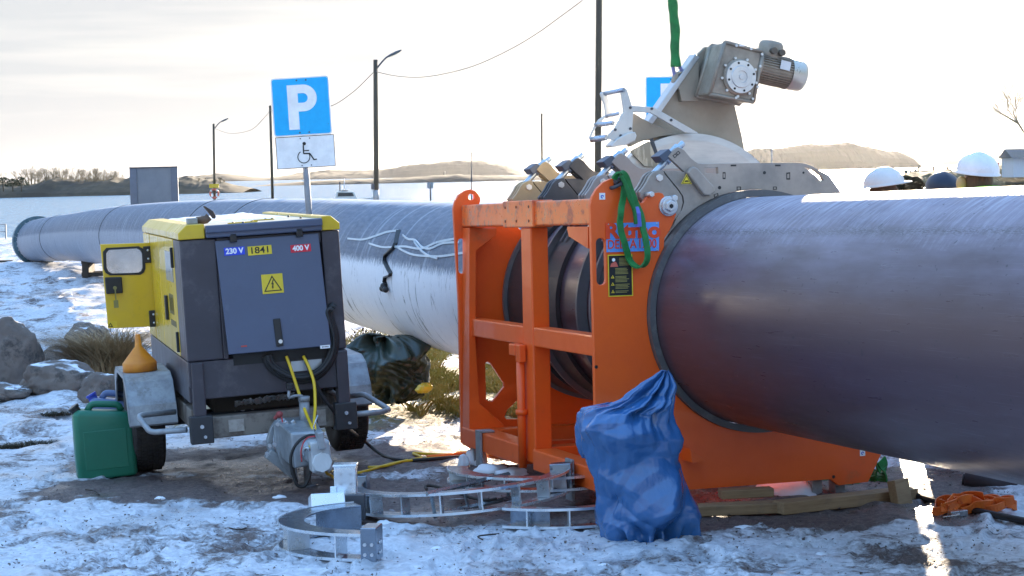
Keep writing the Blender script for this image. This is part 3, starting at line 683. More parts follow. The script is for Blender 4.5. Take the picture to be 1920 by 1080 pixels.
armp = armt + [(.66, 1.52), (.72, 1.40), (.62, 1.33)] + armarc + lowl
bx_ = MF.xz(Yc, [(1232.5, 333.5), (1243, 387), (1251, 372), (1208, 365)])
tri_h = MF.xz(Yc, [(1319, 315), (1343, 314), (1344, 326), (1320, 325)])
slot_h = MF.xz(Yc, [(1505, 314), (1522, 318), (1537, 330), (1541, 338), (1536, 340), (1526, 330), (1514, 320)])
def clamp_arm(y, m, w_=.075, first=False):
    ys = y
    aa = MB().prism(armp, ys - .02, ys + .01 , holes=[tri_h, slot_h] if first else [slot_h])
    if w_: aa.prism(armp, ys + w_ - .02, ys + w_ + .005)
    arm = aa.build('clamp_arm', m, FM, bevel=.0025)
    ml = MB()
    for k in range(3): ml.prism(base, ys - .024 + k * .045, ys - .002 + k * .045) if k != 1 else ml.prism(base, ys + .021, ys + .035)
    ml.build('hinge_leaf', m, arm, bevel=.003)
    mb = MB(); c = bx_[0]; mb.cyl((c[0], ys - .034, c[1]), (c[0], ys + .1, c[1]), .019, 6); mb.build('pivot_bolt', BOLT, arm)
    # tension bolt: hex head, nut block and rod
    p = [V((q[0], ys + .035, q[1])) for q in MF.xz(Yc, [(1222, 335), (1240, 313), (1250, 301), (1266, 288), (1285, 267.5), (1293, 259.5)])]
    d = (p[4] - p[1]).normalized()
    q1 = V((p[3].x, ys + .035, p[3].z)); q0 = p[0]
    mb = MB().cyl(q0, q1, .018, 12).cyl(q1 - d * .055, q1 + d * .05, .028, 6).cyl(q1 + d * .05, q1 + d * .085, .017, 12)
    mb.build('tension_bolt', mat('zinc bolt', (.45, .52, .6), .3, .85), arm, bevel=.002)
    blk = [V((q[0], 0, q[1])) for q in MF.xz(Yc, [(1233, 293), (1252, 279), (1262, 290), (1243, 305)])]
    MB().prism([(b.x, b.z) for b in blk], ys - .015, ys + .095).build('nut_block', mat('blued steel block', (.09, .11, .15), .45, .6), arm, bevel=.004)
    return arm
front = clamp_arm(Yc, STEEL, .0, True)
clamp_arm(.83, mat('mid grey steel plate', (.34, .30, .28), .5, .4, dirt=(.16, .15, .15)))
clamp_arm(1.49, STEELD); clamp_arm(2.05, STEELT)
# raised box, slots and bolts on the front arm
bxp = MF.xz(Yc, [(1280, 324), (1286, 316), (1293, 313), (1300, 316), (1331, 350), (1334, 358), (1322, 368), (1312, 366)])
MB().prism(bxp, Yc - .055, Yc - .021).build('raised_box', STEEL, front, bevel=.012)
mb = MB()
for quad in ([(1352, 323), (1357, 323), (1357, 336), (1352, 336)], [(1471, 324), (1478, 323), (1478, 337), (1471, 337)], [(1378, 350), (1386, 350), (1386, 357), (1378, 357)], [(1446, 350), (1453, 350), (1453, 356), (1446, 356)], [(1335, 365), (1343, 362), (1344, 367), (1336, 371)],
             [(1258, 292), (1263, 288), (1267, 292), (1262, 297)], [(1264, 287), (1269, 283), (1273, 287), (1268, 292)]):
    z = MF.xz(Yc, quad); cx_, cz_ = sum(p[0] for p in z) / 4, sum(p[1] for p in z) / 4
    mb.prism(z, Yc - .0215, Yc - .0200, holes=[[(cx_ + (p[0] - cx_) * .62, cz_ + (p[1] - cz_) * .62) for p in z]])
for px, py, r in ((1430, 324, .0085), (1346, 352, .009), (1503, 324, .006), (1247, 343, .003)):
    c = MF.xz(Yc, [(px, py)])[0]; mb.cyl((c[0], Yc - .0218, c[1]), (c[0], Yc - .019, c[1]), r, 14)
for px in (1372, 1455):
    z = MF.xz(Yc, [(px - 5, 309), (px + 5, 309), (px + 5, 312), (px - 5, 312)]); mb.prism(z, Yc - .0222, Yc - .02)
each(mb, 'cut_mark', mat('dark cut marks', (.04, .036, .034), .7), front)
tz = MF.xz(Yc - .057, [(1277, 345), (1297, 345), (1287, 326)])
stk = MB().prism(tz, Yc - .0585, Yc - .0565).build('warning_sticker', TEXTY, front)
cx_, cz_ = sum(p[0] for p in tz) / 3, sum(p[1] for p in tz) / 3
MB().prism([(cx_ + (p[0] - cx_) * .85, cz_ + (p[1] - cz_) * .85) for p in tz], Yc - .0595, Yc - .0580, holes=[[(cx_ + (p[0] - cx_) * .68, cz_ + (p[1] - cz_) * .68) for p in tz]]).prism([(cx_ - .012, cz_ - .006), (cx_ + .012, cz_ - .006), (cx_ + .012, cz_ - .001), (cx_ + .003, cz_ + .002), (cx_ - .008, cz_ + .001)], Yc - .0595, Yc - .0580).build('warning_symbol', TEXTB, stk)
# large hinge pin at the orange lobe
c = bx_[1]
pin = MB().cyl((c[0], -.012, c[1]), (c[0], .05, c[1]), .052, 32).cyl((c[0], -.030, c[1]), (c[0], -.011, c[1]), .044, 32).cyl((c[0], -.045, c[1]), (c[0], -.029, c[1]), .030, 6)
pin.build('hinge_pin', BOLT, FM, bevel=.003)
MB().cyl((c[0], -.0475, c[1]), (c[0], -.0445, c[1]), .012, 6).build('pin_socket', BLKPL, FM)
for c, r in ((bx_[2], .017), (bx_[3], .015)): MB().cyl((c[0], -.04, c[1]), (c[0], .03, c[1]), r, 6).build('stop_bolt', BOLT, FM, bevel=.002)
# plates and stickers on the front plate
q = MF.xz(-.001, [(1136, 419), (1235, 416), (1235, 470), (1137, 473)])
lb = MB().prism(q, -.005, -.001).build('name_plate', mat('blue name plate', (.12, .34, .80), .45, c2=(.14, .36, .84)), FM)
cx_ = sum(p[0] for p in q) / 4; cz_ = sum(p[1] for p in q) / 4
text('Ritmo', .108, facing(cx_, -.0065, cz_ + .030), TEXTR, lb, bold=.0045, sx=1.15, name='maker_lettering')
text('DELTA', .064, facing(cx_ - .062, -.0065, cz_ - .037), TEXTR, lb, bold=.0006, sx=.84, name='type_lettering')
text('1200', .064, facing(cx_ + .078, -.0065, cz_ - .037), TEXTR, lb, bold=.0006, sx=.84, name='type_lettering')
mb = MB()
for sx in (-1, 1):
    for sz in (-1, 1): mb.cyl((cx_ + sx * .134, -.008, cz_ + sz * .068), (cx_ + sx * .134, -.0045, cz_ + sz * .068), .004, 8)
each(mb, 'rivet', BOLT, lb)
q = MF.xz(-.001, [(1139, 478), (1186, 477), (1185, 555), (1141, 556)])
pc = MB().prism(q, -.004, -.001).build('notice_plate', TEXTB, FM)
cx_ = sum(p[0] for p in q) / 4; cz_ = sum(p[1] for p in q) / 4; W2 = .068; H2 = .107
MB().prism([(cx_ - W2, cz_ - H2), (cx_ + W2, cz_ - H2), (cx_ + W2, cz_ + H2), (cx_ - W2, cz_ + H2)], -.0052, -.0038, holes=[[(cx_ - W2 + .005, cz_ - H2 + .005), (cx_ + W2 - .005, cz_ - H2 + .005), (cx_ + W2 - .005, cz_ + H2 - .005), (cx_ - W2 + .005, cz_ + H2 - .005)]]).build('notice_border', TEXTY, pc)
mb = MB(); rr = random.Random(3)
OLV = mat('dull yellow print', (.35, .29, .08), .6)
for k in range(19):
    z = cz_ + .035 - k * .0068
    if k in (5, 11, 16): continue
    x0 = cx_ - .028; x1 = x0 + rr.uniform(.06, .078)
    mb.box(x0, x1, -.0050, -.0038, z, z + .0028)
for k in range(6): mb.box(cx_ - .005, cx_ + rr.uniform(.04, .055), -.0050, -.0038, cz_ + .052 + k * .007, cz_ + .0548 + k * .007)
mb.build('notice_print', OLV, pc)
mb = MB()
for dz in (-.005, -.042, -.080):
    t3 = [(cx_ - .052, cz_ + dz - .008), (cx_ - .034, cz_ + dz - .008), (cx_ - .043, cz_ + dz + .008)]; mb.prism(t3, -.0052, -.0038, holes=[[(cx_ - .0475, cz_ + dz - .0045), (cx_ - .0385, cz_ + dz - .0045), (cx_ - .043, cz_ + dz + .0035)]])
each(mb, 'notice_triangle', TEXTY, pc)
MB().prism([(cx_ - .055, cz_ + .045), (cx_ - .012, cz_ + .045), (cx_ - .02, cz_ + .066), (cx_ - .028, cz_ + .072), (cx_ - .05, cz_ + .062)], -.0052, -.0038).build('notice_picture', mat('red white print', (.6, .12, .08), .5), pc)
MB().cyl((cx_ - .036, -.0052, cz_ + .081), (cx_ - .036, -.0038, cz_ + .081), .009, 12).build('notice_picture', TEXTW, pc)
for px, py in ((1129, 368), (1617, 849)):
    c = MF.xz(-.001, [(px, py)])[0]; s_ = MB().box(c[0] - .016, c[0] + .016, -.003, -.001, c[1] - .017, c[1] + .017).build('crane_sticker', TEXTW, FM)
    MB().arc((c[0], c[1] - .002), .004, .009, 0, 5.0, -.0042, -.0028, 12).build('hook_symbol', mat('blue print', (.05, .12, .55), .5), s_)
mb = MB()
for px, py in ((1118, 688), (1563, 894)):
    c = MF.xz(-.001, [(px, py)])[0]; mb.cyl((c[0], -.002, c[1]), (c[0], .001, c[1]), .009, 10)
each(mb, 'bolt_hole', TEXTB, FM)

# ------------------------------------------------------------------ facing tool held by the sling
YT = 1.16
FT = thing('pipe_facing_tool', 'grey trimming tool with round steel disc, gearbox and motor hanging from a green sling', 'trimming tool', MFm @ Matrix.Translation((0.15, YT, 1.35)))
FTo = V((.15, YT, 1.35))
def T(poly): return [(x - FTo.x, z - FTo.z) for x, z in MF.xz(YT, poly)]
GREYP = mat('warm grey housing plate', (.38, .33, .26), .5, .3, c2=(.31, .27, .215), scale=3, dirt=(.22, .19, .15), dlo=.6, dhi=.9)
dc = MB(); Mr = Matrix.Rotation(-pi / 2, 4, 'X')
dc.lathe([(.001, -.05), (.60, -.05), (.64, -.045), (.64, .045), (.60, .05), (.001, .05)], 96, Mr)
disc = dc.build('cutter_disc', ALUW, FT, smooth=False)
gp = T([(1211, 262), (1217, 260), (1235, 312), (1229, 312)]); MB().prism(gp, -.056, -.0505).build('cutter_slot', STEELD, disc)
wp = T([(1174, 285), (1186, 278), (1209, 266), (1228, 310), (1218, 314), (1200, 312)]); wq = MB().prism(wp, -.066, -.0505).build('cutter_plate', mat('chatter marked cutter plate', (.55, .50, .40), .4, .5, c2=(.35, .31, .24), scale=5, stretch=(9, 1, 1.5), lo=.45, hi=.52), disc)
MB().prism(T([(1210, 225), (1228, 234), (1308, 108), (1330, 86), (1395, 104), (1392, 120), (1385, 195), (1398, 250), (1411, 318), (1245, 318), (1252, 262), (1215, 262)]), .055, .085).build('housing_plate', GREYP, FT, bevel=.003)
MB().prism(T([(1174, 219), (1183, 212), (1190, 213), (1206, 223), (1227, 233), (1255, 244), (1271, 252), (1240, 255), (1214, 261), (1195, 268), (1183, 275), (1178, 262), (1173, 240)]), .0, .05).build('guard_plate', GREYP, FT, bevel=.002)
MB().prism(T([(1283, 134), (1312, 112), (1312, 190), (1280, 190), (1275, 168), (1265, 152), (1267, 140), (1273, 134)]), .01, .054, holes=[[(x, z) for x, z in T([(1278 + 5 * cos(a), 142 + 5 * sin(a)) for a in [k * pi / 5 for k in range(10)]])]]).build('lifting_plate', GREYP, FT, bevel=.004)
e0, e1 = T([(1218, 232), (1308, 104)]); MB().box(-.017, .017, .0, .09, 0, (V((e1[0] - e0[0], e1[1] - e0[1]))).length if False else sqrt((e1[0] - e0[0]) ** 2 + (e1[1] - e0[1]) ** 2), Matrix.Translation((e0[0], .0, e0[1])) @ Matrix.Rotation(atan2(e1[0] - e0[0], e1[1] - e0[1]), 4, 'Y')).build('edge_rail', mat('sky lit aluminium rail', (.5, .52, .55), .35, .8), FT, bevel=.004)
# gearbox
GB = MB()
gq = T([(1331, 85), (1401, 103), (1384, 196), (1303, 181)]); GB.prism(gq, -.20, .05)
gx = GB.build('gearbox', CAST, FT, bevel=.014)
mb = MB(); 
for a, b in (((1331, 85), (1401, 103)), ((1401, 103), (1384, 196)), ((1384, 196), (1303, 181)), ((1303, 181), (1331, 85))):
    p, q = T([a, b]); mb.cyl((p[0], -.2, p[1]), (q[0], -.2, q[1]), .011, 8); mb.cyl((p[0], -.02, p[1]), (q[0], -.02, q[1]), .011, 8)
each(mb, 'casting_rib', CAST, gx)
c = T([(1357, 150)])[0]; Mg = Matrix.Translation((c[0], -.20, c[1])) @ Matrix.Rotation(pi / 2, 4, 'X')
MB().lathe([(.105, 0), (.105, .012), (.088, .022), (.05, .022), (.05, .0)], 48, Mg, sm=False).build('cover_ring', CAST, gx)
fl = MB().lathe([(.052, .018), (.094, .018), (.094, .034), (.066, .034), (.062, .04), (.036, .04), (.034, .034), (.016, .034), (.014, .04), (.0005, .04)], 48, Mg, sm=False).build('output_flange', ALU, gx)
mb = MB()
for k in range(8):
    a = k * pi / 4 + .2; mb.cyl(Mg @ V((.081 * cos(a), .081 * sin(a), .034)), Mg @ V((.081 * cos(a), .081 * sin(a), .036)), .007, 10)
each(mb, 'flange_hole', TEXTB, fl)
mb = MB()
for k in range(9):
    a = k * 2 * pi / 9 + .4; mb.cyl(Mg @ V((.112 * cos(a), .112 * sin(a), -.002)), Mg @ V((.112 * cos(a), .112 * sin(a), .014)), .008, 8)
for p in ((1351, 92), (1378, 98), (1398, 108), (1395, 130), (1390, 168), (1381, 190), (1350, 188)):
    q = T([p])[0]; mb.cyl((q[0], -.205, q[1]), (q[0], -.215, q[1]), .008, 8)
each(mb, 'casing_bolt', BOLT, gx)
q0, q1 = T([(1362, 92), (1366, 94)]); MB().box(q0[0] - .02, q0[0] + .015, -.214, -.199, q0[1] - .004, q0[1] + .006).build('sight_slot', WHITE, gx)
# motor
m0, m1 = T([(1396, 125), (1490, 147)]); ax_ = V((m1[0] - m0[0], 0, m1[1] - m0[1])); Lm = ax_.length
Mm = Matrix.Translation((m0[0], -.09, m0[1])) @ ax_.to_track_quat('Z', 'Y').to_matrix().to_4x4()
mo = MB().lathe([(.001, 0), (.075, 0), (.10, .015), (.10, .03), (.082, .035), (.082, Lm * .70)], 40, Mm, sm=False).build('motor', CAST, FT)
mb = MB()
for k in range(36):
    a = 2 * pi * k / 36; mb.box(.08, .093, -.0022, .0022, .035, Lm * .70, Mm @ Matrix.Rotation(a, 4, 'Z'))
each(mb, 'cooling_fin', CAST, mo)
MB().lathe([(.094, Lm * .70), (.094, Lm * .93), (.085, Lm * .985), (.06, Lm), (.001, Lm)], 40, Mm, sm=True).build('fan_cover', mat('fan cover sheet', (.5, .47, .42), .32, .7), mo)
q = T([(1409, 112), (1447, 112)]); p2 = T([(1427, 112)])[0]; Mb = Matrix.Translation((p2[0], -.09, p2[1] - .02)) @ Matrix.Rotation(radians(13), 4, 'Y') @ Matrix.Scale(1.22, 4)
# terminal box: rounded drum with two glands
MB().lathe([(.001, 0), (.055, 0), (.058, .03), (.06, .08), (.052, .095), (.001, .098)], 28, Mb @ Matrix.Rotation(0, 4, 'X')).build('terminal_box', CAST, mo)
mb = MB()
for dx in (-.014, .03): mb.cyl(Mb @ V((dx, -.05, .045)), Mb @ V((dx, -.078, .045)), .019, 14)
each(mb, 'cable_gland', mat('dark gland', (.10, .08, .06), .5), mo)
Mn = Mm @ Matrix.Rotation(radians(0), 4, 'Z')
n0 = T([(1445, 128)])[0]; MB().box(-.032, .032, -.004, .0, -.026, .026, Matrix.Translation((n0[0], -.187, n0[1])) @ Matrix.Rotation(radians(13), 4, 'Y')).build('rating_plate', mat('silver rating plate', (.6, .62, .66), .35, .5), mo)
# white lever linkage
def bar(pts, y0, y1, name, m=None, parent=FT, w_=None): return MB().prism(T(pts), y0, y1).build(name, m or ALUWHT, parent, bevel=.003)
ALUWHT = mat('pale cast aluminium', (.66, .66, .64), .42, .45, c2=(.55, .55, .54), scale=8, bump=.0003)
bar([(1151, 172), (1157, 166), (1163, 170), (1167, 182), (1172, 200), (1213, 203), (1293, 249), (1296, 252), (1270, 250), (1206, 213), (1175, 212), (1173, 245), (1176, 254), (1170, 258), (1160, 256), (1146, 266), (1128, 262), (1128, 254), (1140, 243), (1148, 228), (1152, 219), (1157, 212), (1155, 198)], -.10, -.085, 'lever')
bar([(1127, 176), (1132, 171), (1138, 175), (1143, 190), (1149, 210), (1140, 218), (1128, 228), (1118, 240), (1108, 262), (1106, 258), (1116, 236), (1124, 224), (1137, 215), (1134, 195)], .01, .025, 'lever')
mb = MB()
for a, r in (((1156, 171), .014), ((1131, 176), .014), ((1143, 232), .008), ((1108, 262), .015), ((1120, 232), .008)):
    q = T([a])[0]
p, q = T([(1156, 171), (1132, 176)]); mb.cyl((p[0], -.11, p[1]), (q[0], .04, q[1]), .013, 12)
p, q = T([(1108, 262), (1127, 259)]); mb.cyl((p[0], -.0, p[1]), (q[0], -.08, q[1]), .017, 14)
p, q = T([(1138, 218), (1152, 214)]); mb.cyl((p[0], .02, p[1]), (q[0], -.08, q[1]), .010, 10)
p, q = T([(1118, 234), (1140, 232)]); mb.cyl((p[0], .02, p[1]), (q[0], -.08, q[1]), .013, 10)
each(mb, 'lever_rod', mat('rod steel', (.45, .5, .58), .3, .85), FT)
MB().prism(T([(1130, 274), (1142, 262), (1160, 252), (1176, 249), (1179, 256), (1176, 266), (1162, 273), (1146, 276), (1132, 278)]), -.12, -.03).build('jaw_block', ALUWHT, FT, bevel=.006)
mb = MB()
for a in ((1156, 171), (1169, 204), (1209, 206), (1245, 227), (1169, 243), (1151, 256), (1141, 245)):
    q = T([a])[0]; mb.cyl((q[0], -.106, q[1]), (q[0], -.098, q[1]), .008, 10)
each(mb, 'lever_bolt', STEELD, FT)

# ------------------------------------------------------------------ slings
def W3(fr, p): return fr.M @ V(p)
s0 = MF.xz(YT - .02, [(1274, 124)])[0]; tx = MF.xz(YT, [(1265, 0)])[0]
pts = [V((s0[0], YT + .03, s0[1])), V((s0[0] - .004, YT + .03, s0[1] + .12)), V((s0[0] - .002, YT + .03, s0[1] + .22)), V((tx[0], YT + .03, tx[1])), V((tx[0] - .02, YT + .03, tx[1] + .6)), V((tx[0] - .05, YT + .03, tx[1] + 2.6))]
cp = curve(pts, 14); mb = MB()
mb.tube([p + V((.006 * noise.noise(p * 9), 0, 0)) for p in cp], [.033 + .009 * noise.noise(V((0, 0, p.z * 14))) for p in cp], 12, flat=.8)
hs = thing('lifting_sling', 'green webbing sling hanging straight down to hold the trimming tool', 'sling', MFm)
mb.build('webbing', GSLING, hs)
mb = MB(); h0 = MF.xz(YT, [(1278, 142)])[0]
mb.tube(curve([(s0[0] - .02, YT + .03, s0[1] + .01), (h0[0] - .03, YT + .03, h0[1] - .0), (h0[0] + .0, YT + .03, h0[1] - .028), (h0[0] + .03, YT + .03, h0[1]), (s0[0] + .018, YT + .03, s0[1] + .01)], 6), .011, 8)
mb.build('sling_eye', mat('violet sling end', (.22, .22, .42), .5), hs)
def MP(px, py, y): q = MF.tr(1, y, px, py); return V(q)
ds = thing('draped_sling', 'loose green webbing sling looped over the lifting lug of the orange front plate', 'sling', MFm)
loop1 = [(1150, 336), (1157, 327), (1166, 325), (1175, 335), (1184, 360), (1194, 385), (1202, 405), (1206, 430), (1212, 455), (1214, 478), (1210, 494), (1198, 500), (1186, 495), (1178, 480), (1170, 455), (1164, 430), (1163, 400), (1168, 375), (1170, 352), (1166, 336), (1160, 330)]
cp = curve([MP(x, y, -.045 - .02 * sin(i * .9)) for i, (x, y) in enumerate(loop1)], 6)
mb = MB().ribbon([p + V((.002 * noise.noise(p * 30), .01 * noise.noise(p * 16), 0)) for p in cp], (1, .25, .1), .034, .012); mb.build('webbing', GSLING, ds, bevel=.004)
loop2 = [(1164, 330), (1172, 345), (1180, 372), (1189, 395), (1192, 420), (1190, 400), (1184, 375), (1176, 352)]
MB().tube(curve([MP(x, y, -.075) for x, y in loop2], 6), .017, 8, flat=.5).build('webbing', mat('dark green webbing', (.012, .15, .035), .65, bump=.002), ds)
MB().ribbon([MP(1192, 388, -.07), MP(1196, 400, -.085), MP(1198, 425, -.08)], (1, 0, 0), .03, .004).build('sling_tag', mat('violet blue tag', (.12, .13, .5), .5), ds)
lug = MF.xz(0, [(1157, 345)])[0]
MB().tube([(lug[0] + .035 * cos(a), -.01 + .045 * sin(a), lug[1] + .02 * cos(a)) for a in [k * pi / 8 for k in range(16)]], .010, 8, closed=True).cyl((lug[0] - .03, -.04, lug[1] + .012), (lug[0] + .02, -.035, lug[1] + .03), .014, 10).build('shackle', STEELD, ds)

# ------------------------------------------------------------------ mobile generator trailer
def gframe(px, py, Y, vx, vy, roll, dx, dz):
    I3 = (G.inverted() @ MR.to_4x4()).to_3x3()
    g = lambda a, b: (I3 @ V(((a - 960) / F, (540 - b) / F, -1.0)))
    yd = g(vx, vy).normalized(); x0 = yd.cross(V((0, 0, 1))).normalized(); z0 = x0.cross(yd)
    zx = z0 * cos(roll) - x0 * sin(roll); xx = x0 * cos(roll) + z0 * sin(roll)
    d = g(px, py); C_ = V((0, 0, 1.5)) + d * (Y / d.y); O = C_ - zx * dz - xx * dx
    M = Matrix((xx, yd, zx)).transposed().to_4x4(); M.translation = O; return G @ M
GFm = gframe(352, 680, 10.5, -67, 358, radians(2.6), -.47, .74); GF = Frame(GFm)
GT = thing('generator_trailer', 'slate grey and yellow towable generator on two wheels with its yellow side door open', 'generator', GFm)
xl, xr, yb2 = -.47, .455, 2.2
# body shell: core, corner posts, skirts
MB().box(xl + .03, xr - .03, .045, yb2 - .03, .56, 1.43).build('body_core', mat('dark interior', (.02, .02, .024), .7), GT)
MB().box(xl, -.262, .0, .06, .742, 1.438).box(xl, xl + .04, .06, .34, .742, 1.438).build('corner_panel', SLATE, GT, bevel=.008)
MB().box(.352, xr, .0, .06, .742, 1.438).box(xr - .04, xr, .06, .34, .742, 1.438).build('corner_panel', SLATE, GT, bevel=.008)
MB().box(-.259, .349, .012, .05, 1.375, 1.438).build('door_lintel', SLATE, GT, bevel=.004)
mb = MB().box(-.262, -.235, -.004, .05, .742, 1.375); mb.build('door_jamb', SLATE, GT, bevel=.004)
MB().prism([(xl, .738), (xr, .738), (xr, .60), (xr - .07, .52), (-.394, .52), (xl, .60)], .0, .04).build('front_skirt', SLATE, GT, bevel=.006)
for sx in (xl, xr - .03):
    MB().box(sx, sx + .03, .041, yb2, .50, .738).build('side_skirt', SLATE, GT, bevel=.006)
# front cap with folded lip
MB().box(-.32, .352, -.035, .05, 1.443, 1.50).box(-.322, .354, -.05, -.02, 1.47, 1.515).build('top_lip', BLUEP, GT, bevel=.008)
for a, b in ((xl - .005, -.323), (.355, xr + .005)):
    s_ = -1 if a < 0 else 1
    x0_, x1_ = (a, b)
    poly = [(x0_, 1.442), (x1_, 1.442), (x1_, 1.525), (x0_ + .05, 1.525), (x0_, 1.48)] if s_ < 0 else [(x0_, 1.442), (x1_, 1.442), (x1_, 1.48), (x1_ - .05, 1.525), (x0_, 1.525)]
    MB().prism(poly, -.012, .62).build('roof_corner', YEL, GT, bevel=.006)
    MB().prism(poly, .625, yb2).build('roof_edge', YEL, GT, bevel=.006)
MB().box(-.322, .354, .05, yb2 - .02, 1.44, 1.512).build('roof', mat('pale roof sheet', (.5, .46, .33), .4, .2, c2=(.42, .4, .33), scale=3), GT, bevel=.004)
mb = MB(); rr = random.Random(2)
ns = 26
vs = []
for i in range(ns + 1):
    for j in range(ns + 1):
        x = -.36 + .66 * i / ns; y = .75 + 1.4 * j / ns; e = min(i, j, ns - i, ns - j) / 5.0
        vs.append((x + .03 * noise.noise(V((x * 5, y * 5, 3))), y + .05 * noise.noise(V((x * 4, y * 4, 9))), 1.513 + min(1, e) * (.016 + .012 * noise.noise(V((x * 9, y * 9, 0)))) if e > 0 else 1.511))
mb.add(vs, [(i * (ns + 1) + j, (i + 1) * (ns + 1) + j, (i + 1) * (ns + 1) + j + 1, i * (ns + 1) + j + 1) for i in range(ns) for j in range(ns)], True)
mb.build('roof_snow', SNOWM, GT)
each(MB().box(-.17, .0, .10, .14, 1.513, 1.519).box(.02, .15, .42, .46, 1.513, 1.519), 'roof_strip', YEL, GT)
mb = MB()
for x, y in ((-.14, .12), (-.03, .12), (.1, .44), (.14, .44), (.28, .25), (.3, .8), (-.1, -.045 + .04)): mb.cyl((x, y, 1.513), (x, y, 1.523), .007, 8)
each(mb, 'roof_screw', STEELD, GT)
# lifting eye / exhaust with flap
MB().box(-.40, -.345, .10, .20, 1.525, 1.56).build('vent_block', GALV, GT, bevel=.004)
ex = MB().tube([(-.345, .16, 1.54), (-.29, .16, 1.545), (-.27, .16, 1.56)], .024, 14); ex.build('exhaust_pipe', mat('rusty exhaust', (.12, .08, .06), .75, .2, c2=(.2, .13, .09), scale=20), GT)
fp0 = [MF for _ in ()]
p = GF.xz(.16, [(404, 405), (399, 396), (383, 386), (381, 387), (393, 401), (399, 410), (403, 410)])
MB().prism(p, .135, .185).build('exhaust_flap', mat('rusty flap', (.07, .05, .045), .8), GT, bevel=.003)
# front control door, hinged at the top and standing a little open at the bottom
def gp(px, py, y): return V(GF.tr(1, y, px, py))
dT0, dT1, dB1, dB0 = gp(403, 452, -.012), gp(597, 437, -.012), gp(621, 648, -.085), gp(429, 665, -.085)
nx = (dT1 - dT0).normalized(); dz_ = (dT0 - dB0).normalized(); nn = nx.cross(dz_).normalized()
if nn.y > 0: nn = -nn
def dp(u, v, o=0): return (dB0 * (1 - u) + dB1 * u) * (1 - v) + (dT0 * (1 - u) + dT1 * u) * v + nn * o
DW = (dB1 - dB0).length; DH = (dT0 - dB0).length
mb = MB().hexa([dp(0, 0, -.018), dp(1, 0, -.018), dp(1, 1, -.018), dp(0, 1, -.018), dp(0, 0), dp(1, 0), dp(1, 1), dp(0, 1)])
CD = mb.build('control_door', BLUEP, GT, bevel=.004)
DMt = Matrix((nx, -nn, nx.cross(-nn))).transposed().to_4x4()
def dmat(u, v, o=.001): q = DMt.copy(); q.translation = dp(u, v, o); return q
def dbox(u, v, w_, h, o0, o1, name, m, parent=CD, bev=0, rot=0):
    return MB().box(-w_ / 2, w_ / 2, -o1, -o0, -h / 2, h / 2, dmat(u, v, 0) @ Matrix.Rotation(rot, 4, 'Y')).build(name, m, parent, bevel=bev)
def duv(px, py):  # pixel -> door coordinates
    best = None
    d = GF.I.to_3x3() @ ray(px, py); t = (dB0 - GF.c).dot(nn) / d.dot(nn); P = GF.c + d * t
    v = (P - dB0).dot(dz_) / DH; u = (P - dB0 - (dT0 - dB0) * v).dot(nx) / DW; return u, v
u, v = duv(439, 470); k = dbox(u, v, .118, .046, .001, .003, 'voltage_label', mat('royal blue label', (.02, .06, .62), .4))
text('230 V', .043, dmat(u, v, .0035) @ TXZ, TEXTW, k, bold=.0016, sx=.98)
u, v = duv(486, 467); k = dbox(u, v, .138, .052, .001, .003, 'number_label', mat('yellow label', (.72, .52, .03), .45))
text('1841', .052, dmat(u, v, .0035) @ TXZ, TEXTB, k, bold=.0006, sx=1.16)
u, v = duv(562, 461); k = dbox(u, v, .118, .044, .001, .003, 'voltage_label', mat('red label', (.62, .015, .04), .4))
text('400 V', .041, dmat(u, v, .0035) @ TXZ, TEXTW, k, bold=.0016, sx=.98)
u, v = duv(510, 529); k = dbox(u, v, .123, .112, .001, .003, 'danger_label', MATS['yellow label'])
Dm = dmat(u, v, 0)
MB().prism([(-.052, -.043), (.052, -.043), (0, .048)], -.0045, -.0035, holes=[[(-.043, -.038), (.043, -.038), (0, .037)]], M=Dm).build('danger_triangle', TEXTB, k)
MB().prism([(.004, .024), (-.009, -.004), (-.001, -.001), (-.004, -.018), (-.007, -.016), (-.001, -.030), (.006, -.018), (.002, -.018), (.007, .006), (-.001, .003), (.009, .022)], -.0045, -.0035, M=Dm).build('lightning_bolt', TEXTB, k)
u, v = duv(521, 620); k = dbox(u, v, .042, .16, .0, .010, 'door_latch', BLKPL, bev=.004, rot=radians(-2))
u, v = duv(525, 637); MB().cyl(dmat(u, v, .009).translation, dmat(u, v, .014).translation, .012, 14).build('lock_barrel', BOLT, k)
u, v = duv(609, 644); k = dbox(u, v, .058, .019, .001, .002, 'type_label', WHITE); text('GEN', .014, dmat(u, v, .0026) @ TXZ, TEXTB, k, bold=.0002, sx=1.2) if False else None
mb = MB()
for i in range(5): mb.box(-.018 + i * .008, -.013 + i * .008, -.0028, -.0018, -.003, .003, dmat(u, v, 0))
each(mb, 'small_print', TEXTB, k)
u, v = duv(452, 650); mb = MB(); 
for i in range(9): mb.box(-.026 + i * .007, -.022 + i * .007, -.0015, -.0005, -.003, .001, dmat(u, v - .012, 0))
each(mb, 'faded_print', mat('faded blue print', (.07, .08, .2), .5), CD)
MB().box(-.012, .022, -.0015, -.0005, -.004, .004, dmat(u + .02, v + .006, 0)).build('red_print', mat('faded red print', (.5, .06, .05), .5), CD)
for px, py in ((437, 447), (561, 437)):
    q = gp(px, py, -.02); MB().box(q.x - .02, q.x + .02, -.035, -.012, q.z - .022, q.z + .03).build('hinge', BLKPL, GT, bevel=.004)
# opening below the panel
MB().box(-.21, .36, -.003, .0, .70, .765).build('cable_slot', TEXTB, GT)
